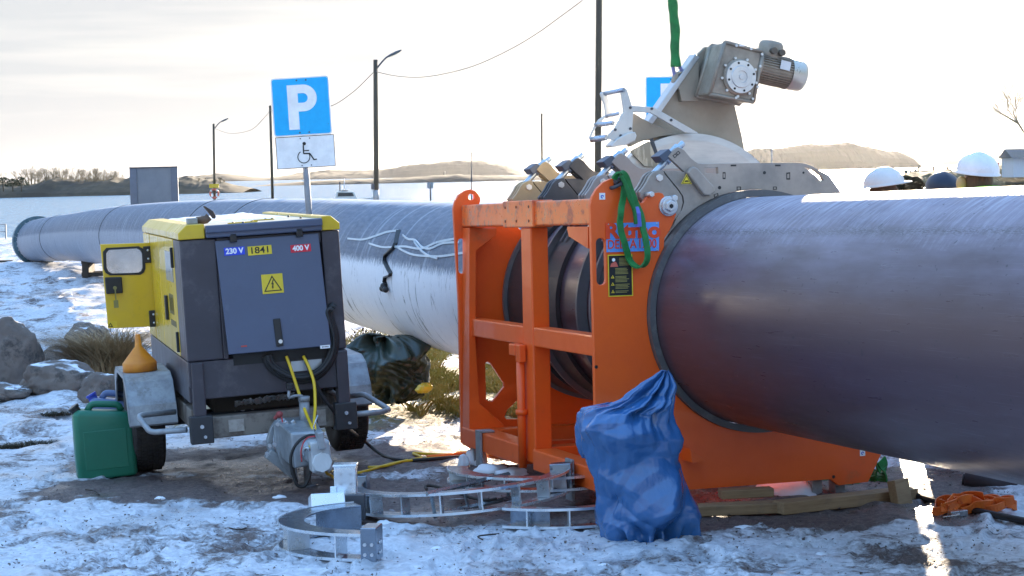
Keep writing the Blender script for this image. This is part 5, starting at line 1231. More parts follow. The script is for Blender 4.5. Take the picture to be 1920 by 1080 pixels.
bagR = [(697, 1244, 1250), (706, 1234, 1257), (722, 1214, 1260), (740, 1188, 1256), (756, 1158, 1257), (768, 1122, 1256), (775, 1102, 1257), (790, 1092, 1264), (805, 1088, 1274), (818, 1089, 1280), (832, 1090, 1278), (845, 1093, 1274), (860, 1097, 1276), (878, 1102, 1284), (900, 1104, 1291), (925, 1108, 1298), (950, 1112, 1308), (975, 1120, 1314), (995, 1128, 1313), (1012, 1134, 1310), (1021, 1142, 1303), (1027, 1160, 1285)]
bag = thing('plastic_bag', 'full crumpled blue plastic bag with pointed top standing before the orange machine', 'bag', Matrix.Translation(gw(1225, 1012)))
def child(o, par): o.parent = par; o.matrix_parent_inverse = par.matrix_world.inverted(); return o
bpy.context.view_layer.update()
b1_ = sack('bag_sheet', bagR, None, 8.62, BAGM, .72, .095, 2.0, nseg=220, rowsN=200); child(b1_, bag)
lobe = [(757, 1140, 1172), (762, 1112, 1190), (768, 1094, 1196), (776, 1084, 1198), (790, 1083, 1190), (802, 1080, 1180), (815, 1081, 1165), (830, 1083, 1150), (845, 1090, 1130), (858, 1098, 1114)]
b2_ = sack('bag_flap', lobe, None, 8.72, BAGM, .6, .045, 9.0, nseg=120, rowsN=90); child(b2_, bag)
TARP = mat('dark olive tarpaulin', (.026, .042, .032), .36, c2=(.035, .048, .036), scale=5, bump=.004, bscale=14, spec=.6)
tr_ = [(629, 700, 742), (636, 662, 772), (646, 650, 790), (660, 646, 800), (676, 648, 806), (694, 655, 812), (708, 662, 815), (722, 672, 812), (736, 690, 800), (748, 705, 782), (756, 722, 760)]
tp = sack('tarpaulin_bundle', tr_, None, 14.6, TARP, .8, .20, 5.0, nseg=130, rowsN=90)
tag(tp, 'dark olive tarpaulin bundle heaped on the ground right of the generator', 'tarpaulin')
yb_ = [(718, 792, 806), (724, 783, 812), (731, 778, 810), (737, 784, 800)]
tag(sack('yellow_cloth', yb_, None, 14.0, YEL, .5, .03, 1.0, nseg=40, rowsN=20), 'small yellow cloth sticking out of the tarpaulin bundle on the right', 'cloth')

# ------------------------------------------------------------------ boulders and dry grass
def rock(px, py, w_, h, seed, label, Y=None, sy=.8, snow=True):
    b = gw(px, py); mb = MB(); bm = bmesh.new(); bmesh.ops.create_icosphere(bm, subdivisions=5, radius=1)
    vs = []
    for v_ in bm.verts:
        p = v_.co.normalized(); n_ = noise.fractal(p * 1.1 + V((seed, seed * 2, 0)), 1, 2, 4) * .22 + (.5 - noise.voronoi(p * 1.3 + V((seed, 0, 3)))[0][0]) * .14
        n_ += .03 * noise.fractal(p * 6 + V((seed, 0, 0)), .8, 2, 3)
        q = p * (1 + n_); vs.append(V((q.x * w_, q.y * w_ * sy, q.z * h)))
    fs = [tuple(v_.index for v_ in f.verts) for f in bm.faces]; bm.free()
    zmin = -h * .45
    o = MB().add(vs, fs, True).build('boulder', ROCK, None, M=Matrix.Translation(V((b.x, b.y + w_ * sy * .6, b.z + h * .55))))
    return tag(o, label, 'boulder', 'boulders beside the yard')
def rock_mat():
    m = mat('granite with snow', (.125, .098, .085), .85, c2=(.21, .17, .145), scale=2.2, bump=.02, bscale=7, dirt=(.055, .05, .048), dlo=.5, dhi=.65, dscale=5)
    n = m.node_tree.nodes; L = m.node_tree.links; b = n['Principled BSDF']; src = b.inputs['Base Color'].links[0].from_socket
    ge = n.new('ShaderNodeNewGeometry'); sx = n.new('ShaderNodeSeparateXYZ'); L.new(ge.outputs['Normal'], sx.inputs[0])
    nn = n.new('ShaderNodeTexNoise'); nn.inputs['Scale'].default_value = 3; nn.inputs['Detail'].default_value = 8
    ad = n.new('ShaderNodeMath'); ad.operation = 'MULTIPLY_ADD'; L.new(nn.outputs[0], ad.inputs[0]); ad.inputs[1].default_value = .9; L.new(sx.outputs[2], ad.inputs[2])
    r = n.new('ShaderNodeMapRange'); r.inputs[1].default_value = 1.34; r.inputs[2].default_value = 1.46; L.new(ad.outputs[0], r.inputs[0])
    mx_ = n.new('ShaderNodeMixRGB'); L.new(r.outputs[0], mx_.inputs[0]); L.new(src, mx_.inputs[1]); mx_.inputs[2].default_value = (.75, .78, .84, 1); L.new(mx_.outputs[0], b.inputs['Base Color'])
    return m
ROCK = rock_mat()
for a in [(8, 722, .32, .40, 1, 'largest grey boulder at the left edge of the photo'), (162, 657, .28, .21, 2, 'grey boulder below the open yellow door, at the back of the pile'),
          (102, 684, .15, .13, 3, 'small grey boulder in the middle of the pile of stones'), (158, 692, .15, .17, 4, 'pale grey boulder half covered by dry grass'),
          (105, 743, .37, .20, 5, 'broad low boulder with a snow patch in the middle of the pile'), (190, 759, .19, .17, 6, 'brown rounded boulder nearest the left wheel'),
          (12, 748, .20, .08, 9, 'little dark stone at the left edge below the largest boulder')]:
    rock(*a[:5], a[5])
HAY = mat('dry straw grass', (.46, .33, .19), .8, c2=(.28, .19, .10), scale=4, rvar=0)
def tuft(name, label, cat, c, R_, n, h, seed, m, lean=(0, 0), flatk=1.0, kind=None):
    rnd = random.Random(seed); mb = MB()
    for i in range(n):
        a = rnd.uniform(0, 2 * pi); r = R_ * sqrt(rnd.random()); b = V((c[0] + r * cos(a), c[1] + r * sin(a) * .7, 0)); b.z = zg(b.x, b.y) - .02
        hh = h * rnd.uniform(.5, 1.15); th = rnd.uniform(0, 2 * pi); bend = rnd.uniform(.3, 1.7) * hh * flatk
        d = V((cos(th) * bend + lean[0] * hh, sin(th) * bend * .6 + lean[1] * hh, 0)); w_ = rnd.uniform(.0035, .0075); pts = []
        for k in range(5):
            t = k / 4; pts.append(b + d * (t * t) + V((0, 0, hh * (t - .38 * t * t * flatk))))
        vs = []; s = V((-sin(th), cos(th), 0)) + V((.6, 0, 0)); s.normalize()
        for k, p in enumerate(pts): ww = w_ * (1 - k / 4.4); vs += [p - s * ww, p + s * ww]
        mb.add(vs, [(2 * k, 2 * k + 1, 2 * k + 3, 2 * k + 2) for k in range(4)])
    o = mb.build(name, m); tag(o, label, cat, kind=kind); return o
for i, (px, py, R_, n, h, ln) in enumerate([(200, 702, .24, 1300, .80, (-.35, -.2)), (172, 700, .2, 900, .66, (-.4, -.1)), (222, 690, .18, 600, .80, (.1, 0)), (190, 725, .16, 600, .2, (-.3, -.4))]):
    c = gw(px, py + 6); tuft('dry_grass', ['dense straw coloured grass tuft beside the orange funnel', 'straw coloured grass flopping over the pale boulder', 'tall dry grass tuft right behind the orange funnel', 'short dry grass at the foot of the brown boulder'][i], 'grass tuft', (c.x, c.y + .1), R_, n, h, 20 + i, HAY, ln)
for i, (px, py) in enumerate([(105, 775), (75, 830), (25, 835)]):
    c = gw(px, py); tuft('dry_grass', ['low dark grass patch left of the green jerry can', 'flat dark grass patch in the snow at lower left', 'flat grass patch in the snow at the far left edge'][i], 'grass tuft', (c.x, c.y), .13, 260, .07, 40 + i, mat('dark wet grass', (.05, .045, .025), .8, c2=(.09, .07, .04)), (0, 0), 1.4)
# grass bank behind machine and pipe (uncountable)
rnd = random.Random(77); mb = MB()
for i in range(26000):
    px = rnd.uniform(640, 985); py = rnd.uniform(618, 782)
    if py > 640 + (px - 640) * .55 + 60 and px < 800: continue
    if noise.noise(V((px * .012, py * .03, 1))) < -.05 + .3 * rnd.random() - .15: continue
    b = gw_fast = None
    d = ray(px, py); t = (CAM.z + .39) / -d.z; b = CAM + d * t; b.z = zg(b.x, b.y); t = (CAM.z - b.z) / -d.z; b = CAM + d * t; b.z = zg(b.x, b.y) - .01
    hh = rnd.uniform(.02, .10); th = rnd.uniform(0, 2 * pi); e = V((cos(th), sin(th), 0)) * hh * rnd.uniform(.3, 1.2); s = V((.006, 0, 0))
    mb.add([b - s, b + s, b + e * .5 + V((0, 0, hh * .8)), b + e + V((0, 0, hh))], [(0, 1, 2), (2, 1, 3)])
tag(mb.build('grass', mat('yellow green winter grass', (.20, .17, .03), .8, c2=(.30, .22, .07), scale=2, rvar=0)), 'yellow green winter grass on the sunny bank behind the machine', 'grass', kind='stuff')
# dead weeds against the light under the pipe
rnd = random.Random(9); 
for i, (px, py, h) in enumerate([(683, 640, .28), (706, 640, .22), (662, 655, .18)]):
    b = gw(px, py + 25); mb = MB()
    for k in range(16):
        th = rnd.uniform(0, 2 * pi); p = V((b.x, b.y, b.z)); pts = [p]
        for s in range(4): p = p + V((cos(th) * .035 + rnd.uniform(-.02, .02), sin(th) * .03, h * .3 * rnd.uniform(.6, 1.1))); pts.append(p)
        mb.tube(pts, [.006, .005, .004, .003, .002], 4)
        if rnd.random() < .5: mb.ball(pts[-1], .014, 4)
    tag(mb.build('dead_weed', STK), ['dark dead weed stalks under the pipe, the tallest clump', 'dark dead weed stalks right of the tallest clump under the pipe', 'low dead weed next to the right edge of the generator'][i], 'weed')

# ------------------------------------------------------------------ timbers, roller, strap on the right
def beam(a, b, w_, h, name, label, m=WOOD, z=.0, roll=0):
    A, B = gw(*a), gw(*b); d = (B - A); L_ = d.length; M = Matrix.Translation(V((A.x, A.y, A.z + z))) @ (d.to_track_quat('X', 'Z').to_matrix().to_4x4()) @ Matrix.Rotation(roll, 4, 'X')
    o = MB().box(0, L_, 0, w_, 0, h).build(name, m, None, bevel=.004, M=M); return tag(o, label, 'timber')
beam((1250, 972), (1478, 962), .10, .052, 'timber_beam', 'pale sawn beam on the ground right of the blue bag')
beam((1470, 966), (1722, 938), .10, .062, 'timber_beam', 'long sawn beam under the lower right corner of the orange plate')
beam((1354, 955), (1452, 950), .08, .045, 'timber_block', 'short wooden block lying on top of the sawn beam', z=.050)
o = beam((1686, 950), (1712, 944), .05, .135, 'timber_block', 'chunky wooden wedge propped upright on the end of the long beam', roll=radians(-12))
YW = mat('black strap and bar', (.02, .018, .02), .7)
tag(MB().tube([gw(1722, 930, .02), gw(1790, 950, .02), gw(1925, 978, .02), gw(2000, 996, .02)], .018, 8).build('crowbar', YW), 'dark round bar lying from the timber under the orange strap to the right edge', 'bar')
ST = mat('orange strap webbing', (.85, .20, .03), .55, c2=(.75, .15, .03), scale=20, bump=.001, bscale=80)
rs = thing('ratchet_strap', 'bundled bright orange ratchet strap on the snow at lower right', 'strap', Matrix.Translation(gw(1815, 965)))
bpy.context.view_layer.update()
rnd = random.Random(4); cpx = gw(1818, 962)
for k in range(7):
    cx = cpx.x + (-.12 + .04 * k) + rnd.uniform(-.015, .015); pts = []; ph = rnd.uniform(0, 6)
    for i in range(22):
        a = ph + i * 2 * pi / 16; R_ = .052 + .016 * sin(i * .9 + k); pts.append(V((cx + R_ * 1.5 * cos(a) + .002 * i, cpx.y + R_ * 1.6 * sin(a + k), cpx.z + .035 + .022 * sin(a * 1.5 + k) + .012 * (k % 3))))
    o = MB().ribbon(curve(pts, 3), (.35 * sin(k * 2), -.5, 1), .046, .004).build('webbing', ST); child(o, rs)
o = MB().box(-.05, .05, -.02, .02, 0, .03, Matrix.Translation(gw(1795, 968)) @ Matrix.Rotation(.4, 4, 'Z')).cyl(gw(1768, 970, .01), gw(1800, 965, .03), .006, 8).build('ratchet', BOLT, bevel=.003); child(o, rs)
q0, q1 = gw(1800, 912), gw(1925, 925)
rA = atY(1808, 899, gw(1808, 915).y + .1); rB = atY(1935, 916, gw(1808, 915).y + .02)
tag(MB().cyl(rA, rB, .055, 24).cyl(rA + (rB - rA) * .0, rA - (rB - rA) * .03, .03, 16).build('pipe_roller', mat('dark roller rubber', (.035, .025, .028), .6)), 'dark roller lying on the snow under the right end of the black pipe', 'roller')
gsl = thing('green_sling_heap', 'green sling bunched on the ground behind the lower right corner of the orange plate', 'sling', Matrix.Translation(gw(1600, 915)))
bpy.context.view_layer.update()
for pts, y in (([(1652, 862), (1658, 880), (1652, 905), (1640, 922), (1615, 922), (1590, 912), (1570, 914)], .35), ([(1648, 866), (1650, 890), (1636, 915), (1600, 918), (1560, 912), (1530, 905), (1490, 905)], .5), ([(1640, 880), (1630, 910), (1600, 910), (1580, 905)], .42)):
    o = MB().ribbon(curve([MFm @ V(MF.tr(1, y, a, b)) for a, b in pts], 5), (.2, .5, 1), .085, .01).build('webbing', GSLING); child(o, gsl)
# added timber stacks shade the near ground; their gap shapes the sun streak
gp_ = MF.I @ gw(1736, 1005); sdl = (MF.I.to_3x3() @ sd); XS = 1.62; tt = (XS - gp_.x) / sdl.x; ygap = gp_.y + sdl.y * tt; dyg = .22 * sdl.y / sdl.x
MATT = mat('added shade timber', (.05, .03, .028), .8, c2=(.09, .055, .045), scale=4, stretch=(1, 8, 8), bump=.004)
def shade_stack(y0, y1, label, h=.78):
    t = thing('shade_timber_stack', label, 'added timber stack', MFm @ Matrix.Translation((XS + .11, (y0 + y1) / 2, -.02)), 'added shade stacks beyond the black pipe'); k = 0; z = 0
    while z < h:
        for j in range(1): MB().box(-.11, .11, (y0 - y1) / 2 + .012 * ((k * 7 + j) % 3), (y1 - y0) / 2 - .012 * ((k * 5 + j) % 2), z, z + .19).build('timber', MATT, t, bevel=.01)
        z += .2; k += 1
shade_stack(ygap + dyg + .13, ygap + dyg + 2.6, 'added dark timber stack shading the yard, beyond the black pipe, behind the orange strap')
shade_stack(ygap - 3.8, ygap - .13, 'added dark timber stack shading the yard, beyond the black pipe, nearest the right edge')

# ------------------------------------------------------------------ snow and ice lumps
rnd = random.Random(12); lumps = []
for (px, py, w_, h) in [(893, 868, .07, .10), (870, 872, .04, .06), (920, 885, .10, .05), (1480, 925, .17, .07), (1395, 992, .05, .02), (722, 985, .05, .025), (700, 1018, .03, .02), (820, 1030, .03, .015), (960, 890, .1, .04), (300, 935, .03, .012), (1540, 1040, .03, .01), (1130, 1060, .03, .01), (700, 990, .07, .02), (525, 935, .04, .02)]:
    b = gw(px, py); bm = bmesh.new(); bmesh.ops.create_icosphere(bm, subdivisions=3, radius=1)
    vs = [V((v_.co.x * w_, v_.co.y * w_ * .7, v_.co.z * h)) * (1 + .35 * noise.noise(v_.co * 1.7 + V((px, 0, 0)))) + V((b.x, b.y, b.z)) for v_ in bm.verts]
    fs = [tuple(v_.index for v_ in f.verts) for f in bm.faces]; bm.free(); lumps.append(MB().add(vs, fs, True).build('snow_lump', SNOWM))
labs = ['upright lump of snow against the orange bottom beam', 'small snow lump left of the upright one at the machine foot', 'flat snow heap before the machine bottom beam', 'low mound of snow under the orange plate right of the bag', 'ice chip on the bare gravel right of the blue bag', 'ice chip just in front of the left end of the largest half ring', 'small ice chip in the foreground left of centre', 'small ice chip in the centre foreground', 'snow heap under the orange frame beside the bag', 'small ice chip below the left wheel', 'small ice chip in the right foreground', 'small ice chip near the bottom edge below the blue bag', 'broad flat ice chip beside the largest half ring', 'ice chip below the trailer coupling']
for o, l in zip(lumps, labs): tag(o, l, 'ice lump', 'lumps of snow and ice')
rnd = random.Random(31); mb = MB()
for i in range(5200):
    Y = rnd.uniform(7.6, 17) if i % 3 else rnd.uniform(7.6, 11); X = Y * rnd.uniform(-.30, .30); s = rnd.uniform(.003, .011); z = zg(X, Y)
    c = V((X, Y, z + .012 * fbm(X, Y, .9, 3) + s * .3)); mb.add([c + V((rnd.uniform(-s, s), rnd.uniform(-s, s), rnd.uniform(-s * .3, s))) for _ in range(4)], [(0, 1, 2), (0, 2, 3), (0, 3, 1), (1, 3, 2)])
tag(mb.build('gravel_grit', mat('loose brown grit', (.07, .05, .042), .8, c2=(.2, .17, .15), scale=9, rvar=0)), 'loose brown grit and stones strewn over the icy yard', 'gravel', kind='stuff')

# ------------------------------------------------------------------ parking signs
SIGNB = mat('sign blue sheeting', (.0, .48, .92), .4, c2=(.0, .42, .86), scale=12, lo=.35, hi=.7)
def sign_frame(px, py, Y, roll, yaw=0):
    P = atY(px, py, Y); return Matrix.Translation(P) @ Matrix.Rotation(yaw, 4, 'Z') @ Matrix.Rotation(roll, 4, 'Y')
def rrect(w_, h, r, n=6, cx=0, cz=0): return [(cx + x, cz + z) for x, z in rounded_rect(w_, h, r, n)]
def letter_P(s):                                      # blocky highway P with its counter, as polygons (x,z)
    st = .235; o = [(-.30, -.5), (-.30 + st, -.5), (-.30 + st, -.10), (.06, -.10)]
    o += [(.06 + .30 * sin(a) , .20 - .30 * cos(a)) for a in [pi * i / 20 for i in range(1, 20)]]
    o += [(.06, .5), (-.30, .5)]
    h = [(-.30 + st, .095), (.05, .095)] + [(.05 + .107 * sin(a), .202 - .107 * cos(a)) for a in [pi * i / 14 for i in range(1, 14)]] + [(.05, .309), (-.30 + st, .309)]
    return [(x * s, z * s) for x, z in o], [(x * s, z * s) for x, z in h]
def psign(px, py, Y, S, roll, yaw, label, sub=True, back=False):
    M = sign_frame(px, py, Y, roll, yaw); h = S / 2
    gz = zg(M.translation.x, M.translation.y) - M.translation.z
    t = thing('parking_sign', label, 'road sign', M)
    MB().cyl((.0, .035, gz - .1), (.0, .035, h * .96), .03, 20).build('post', mat('grey post', (.30, .29, .30), .45, .5, c2=(.24, .23, .24), scale=8, dirt=(.18, .15, .12), dlo=.6, dhi=.75), t)
    b = MB().prism(rrect(h, h, .03), -.002, .004).build('sign_plate', WHITE, t)
    MB().prism(rrect(h * .955, h * .955, .022), -.0035, -.0021).build('blue_field', SIGNB, b)
    o, hh = letter_P(S * .76)
    MB().prism([(x + .0 * S, z - .01 * S) for x, z in o], -.006, -.0036, holes=[[(x, z - .01 * S) for x, z in hh]]).build('letter', TEXTW, b)
    each(MB().cyl((-.03, -.006, h * .89), (-.03, -.003, h * .89), .008, 10).cyl((.06, -.006, h * .89), (.06, -.003, h * .89), .008, 10).cyl((-.03, -.006, -h * .89), (-.03, -.003, -h * .89), .008, 10).cyl((.06, -.006, -h * .89), (.06, -.003, -h * .89), .008, 10), 'screw', STEELD, b)
    for z in (h * .6, -h * .6): MB().box(-.06, .06, .006, .03, z - .015, z + .015).build('clamp', GALV, t)
    if sub:
        c = -h - .155 - .002; w2, h2 = .286, .155
        s = MB().prism(rrect(w2, h2, .006, 2, .012, c), -.002, .004).build('sub_plate', TEXTW, t)
        MB().prism(rrect(w2, h2, .006, 2, .012, c), -.0035, -.0021, holes=[rrect(w2 - .006, h2 - .006, .004, 2, .012, c)]).build('plate_border', TEXTB, s)
        ox, oz = .012, c; wc = MB()
        def bar_(a, b_, w_): wc.box(0, sqrt((b_[0] - a[0]) ** 2 + (b_[1] - a[1]) ** 2), -.005, -.0025, -w_ / 2, w_ / 2, Matrix.Translation((ox + a[0], 0, oz + a[1])) @ Matrix.Rotation(-atan2(b_[1] - a[1], b_[0] - a[0]), 4, 'Y'))
        wc.cyl((ox - .008, -.005, oz + .080), (ox - .008, -.0025, oz + .080), .0165, 20)
        bar_((-.018, .065), (-.020, -.015), .012); bar_((-.02, .012), (.035, .012), .010); bar_((-.022, -.015), (.042, -.018), .013); bar_((.040, -.018), (.078, -.082), .012); bar_((.072, -.080), (.105, -.076), .010)
        wc.arc((ox - .02, oz - .048), .054, .062, radians(120), radians(385), -.005, -.0025, 30)
        wc.build('wheelchair_symbol', TEXTB, s)
        each(MB().cyl((-.03, -.006, c + .13), (-.03, -.003, c + .13), .006, 10).cyl((.06, -.006, c + .13), (.06, -.003, c + .13), .006, 10).cyl((-.03, -.006, c - .13), (-.03, -.003, c - .13), .006, 10).cyl((.06, -.006, c - .13), (.06, -.003, c - .13), .006, 10), 'screw', STEELD, s)
    return t
psign(565, 199.5, 17.9, .565, radians(-2.2), 0, 'blue parking sign with a white wheelchair plate below, leaning behind the generator')
psign(1263, 196, 19.6, .60, radians(.8), radians(-3), 'blue parking sign half hidden behind the hanging trimming tool', sub=False)

# ------------------------------------------------------------------ lamps and poles on the quay
QC = mat('concrete quay', (.22, .2, .18), .85, c2=(.3, .28, .26), scale=1, dirt=(.1, .09, .08))
q0, q1 = atY(704, 400, 79), atY(395, 400, 172)
a = V((q0.x, 77, 0)); b = V((q1.x, 174, 0)); d = (b - a); nrm = V((d.y, -d.x, 0)).normalized() * 1.8
mb = MB(); mb.hexa([a - nrm + V((0, 0, -3)), a + nrm + V((0, 0, -3)), b + nrm + V((0, 0, -3)), b - nrm + V((0, 0, -3)), a - nrm + V((0, 0, -.80)), a + nrm + V((0, 0, -.80)), b + nrm + V((0, 0, -.80)), b - nrm + V((0, 0, -.80))])
jt = mb.build('jetty', QC); struct(jt)
LAMPM = mat('dark grey lamp head', (.07, .085, .10), .5, .3)
def lamp(px, top, Y, r, label, head=None, foot=None, name='street_lamp', topx=None, group=None, cat='street lamp', m=POLEM, extra=0):
    T_ = atY(topx or px, top, Y); B_ = atY(px, 372, Y); zb = -1.4 if Y > 76 else zg(B_.x, Y) - .1
    B_ = V((B_.x, Y, zb)); T_.z += extra
    t = thing(name, label, cat, Matrix.Translation(B_), group); L_ = T_ - B_
    MB().tube([(0, 0, 0), L_ * .5, L_], [r * 1.08, r, r * .9], 12).build('pole', m, t)
    if head:
        k = head                                        # length of the arm in metres
        e = L_ + V((k * .42, 0, k * .10)); MB().tube(curve([L_ + V((0, 0, -.09 * k * 4)), L_ + V((k * .12, 0, -.05 * k * 4)), L_ + V((k * .30, 0, .0)), e], 5), .03 * k, 8).build('arm', LAMPM, t)
        Mh = Matrix.Translation(e + V((k * .24, 0, k * .10))) @ Matrix.Rotation(radians(-24), 4, 'Y')
        lh = MB().ball((0, 0, 0), 1, 10, (k * .29, k * .12, k * .055)).build('lamp_head', LAMPM, t); lh.data.transform(Mh)
    return t
GRP = 'lamps and poles along the quay'
l1 = lamp(704, 112, 80, .105, 'dark wooden lamp pole with curved lamp head right of the parking sign', 1.25, topx=704, group=GRP)
q = atY(701.5, 350, 80) - l1.location; MB().box(q.x - .12, q.x + .02, -.17, -.1, q.z - .12, q.z + .12).build('junction_box', STEELD, l1)
q = atY(705, 365, 80) - l1.location; MB().tube([(q.x, 0, q.z - .35), (q.x, 0, q.z + .2)], .13, 12).build('pole_sleeve', GALV, l1)
l2 = lamp(402, 232, 168, .11, 'thin dark lamp pole carrying a yellow sign and a life ring, left of the sign', 1.5, topx=400.5, group=GRP)
q = atY(402, 348.5, 168) - l2.location; MB().box(q.x - .44, q.x + .44, -.2, -.14, q.z - .17, q.z + .17).build('yellow_sign', YEL, l2)
q = atY(402.5, 363, 168) - l2.location
MB().tube([(q.x + .38 * cos(a), -.2, q.z + .38 * sin(a)) for a in [k * pi / 12 for k in range(24)]], .085, 8, closed=True).build('life_ring', mat('faded red life ring', (.55, .12, .08), .5), l2)
each(MB().tube([(q.x + .38 * cos(a), -.2, q.z + .38 * sin(a)) for a in (.6, .8, 1.0)], .09, 8).tube([(q.x + .38 * cos(a), -.2, q.z + .38 * sin(a)) for a in (2.2, 2.4, 2.6)], .09, 8).tube([(q.x + .38 * cos(a), -.2, q.z + .38 * sin(a)) for a in (3.8, 4.0, 4.2)], .09, 8).tube([(q.x + .38 * cos(a), -.2, q.z + .38 * sin(a)) for a in (5.3, 5.5, 5.7)], .09, 8), 'white_band', WHITE, l2)
lamp(511, 198, 128, .095, 'bare dark wooden pole directly left of the parking sign', None, topx=506.5, group=GRP, name='utility_pole', cat='pole')
lamp(1117.5, 0, 50, .088, 'tall dark pole rising out of the picture behind the machine', None, topx=1127, group=GRP, name='utility_pole', cat='pole', extra=2.0)
lamp(884, 285, 200, .06, 'small distant street lamp on the water side, left of the orange machine', .7, group=GRP, m=STEELD)
lamp(1016, 213, 95, .05, 'thin bare mast behind the tan clamp arm', None, topx=1015.5, name='mast', cat='mast', group=GRP)
lamp(1447, 270, 150, .045, 'thin street lamp in front of the wooded hill at right', .75, group=GRP, m=GALV)
# overhead cable
WIR = mat('overhead wire', (.12, .11, .10), .6)
def sag(A, B, s, n=24): return [A.lerp(B, i / n) - V((0, 0, s * 4 * (i / n) * (1 - i / n))) for i in range(n + 1)]
t1 = atY(704, 133, 80); t2 = atY(1127, -20, 50); t3 = atY(507, 205, 128)
wr = thing('overhead_cable', 'thin sagging overhead cable strung between the dark poles', 'cable', Matrix.Translation(t1)); bpy.context.view_layer.update()
pw = [atY(px, py, Y) for px, py, Y in ((704, 134, 80), (740, 142, 77), (785, 145, 73.5), (835, 138, 70), (890, 123, 66), (950, 96, 62), (1005, 64, 58), (1055, 28, 54.5), (1095, -2, 52), (1127, -30, 50))]
child(MB().tube(curve(pw, 5), .015, 5).build('wire_span', WIR), wr)
pw = [atY(px, py, Y) for px, py, Y in ((704, 132, 80), (690, 146, 84), (660, 174, 92), (620, 199, 102), (560, 214, 115), (507, 207, 128))]
child(MB().tube(curve(pw, 5), .02, 5).build('wire_span', WIR), wr)
pw = [atY(px, py, Y) for px, py, Y in ((507, 207, 128), (495, 221, 132), (470, 244, 140), (430, 250, 156), (401, 240, 168))]
child(MB().tube(curve(pw, 5), .018, 5).build('wire_span', WIR), wr)

# ------------------------------------------------------------------ back of the information board
Mx_ = Matrix.Translation(gw(288, 470)); YB = 45
L_, R_ = atY(243, 316, YB), atY(333, 314, YB); wd = (R_ - L_).length; cxx = (L_ + R_) / 2; gz = zg(cxx.x, YB)
ib = thing('information_board', 'grey back of an information board standing beyond the coated pipe', 'notice board', Matrix.Translation((cxx.x, YB, gz)))
hb = cxx.z - gz; PNL = mat('grey aluminium back', (.20, .225, .26), .5, .4, c2=(.17, .195, .23), scale=2)
MB().box(-wd / 2, wd / 2, 0, .03, .5, hb).build('panel', PNL, ib)
for s in (-1, 1):
    MB().box(s * wd / 2 - (.17 if s > 0 else 0), s * wd / 2 + (.17 if s < 0 else 0), -.03, -.002, .5, hb - .01).build('side_channel', mat('darker channel', (.13, .15, .19), .5, .4), ib)
    MB().cyl((s * wd * .36, .06, -.1), (s * wd * .36, .06, hb - .05), .035, 10).build('post', GALV, ib)
MB().box(-wd / 2 - .005, wd / 2 + .005, -.035, .035, hb, hb + .03).build('top_edge', STEELD, ib)

# ------------------------------------------------------------------ pipe supports, railing
for px0, px1, py, lab in ((153, 196, 523, 'dark timber trestle under the coated pipe left of the open door'),):
    a_, b_ = gw(px0, py), gw(px1, py); Ls = (b_ - a_).length + .5
    t = thing('timber_trestle', lab, 'trestle', Matrix.Translation(a_)); 
    topz = atY(160, 490, a_.y).z - a_.z
    for z in (.0, topz - .12): 
        for y in (0, .5): MB().box(0, Ls, y, y + .1, z + .06, z + .15).build('cross_timber', WOODD, t, bevel=.006)
    for x in (0.02, Ls * .5): MB().box(x, x + .16, -.02, .62, .0, topz).build('support_block', WOODD, t, bevel=.006)
a_ = gw(2, 495); tag(MB().box(-1.6, .33, 0, .3, -.02, .10).build('timber_block', WOODD, None, M=Matrix.Translation(a_)), 'flat dark timber on the snow at the far left edge', 'timber')
t = thing('railing', 'pale quay railing with posts at the far left edge of the photo', 'railing', Matrix.Translation(atY(0, 447, 77))); bpy.context.view_layer.update()
o = atY(0, 447, 77)
for x in (-1.9, -.9, .25): MB().box(x - .03, x + .03, -.03, .03, -.25, .60).build('rail_post', GALV, t)
for z in (.28, .58): MB().cyl((-3.2, 0, z), (.28, 0, z), .022, 8).build('rail', GALV, t)
tag(MB().box(-4.5, .42, -.4, .4, -.35, -.07).build('quay_beam', WOODD, None, M=Matrix.Translation(o)), 'dark quay edge timber left of the teal pipe flange', 'timber')

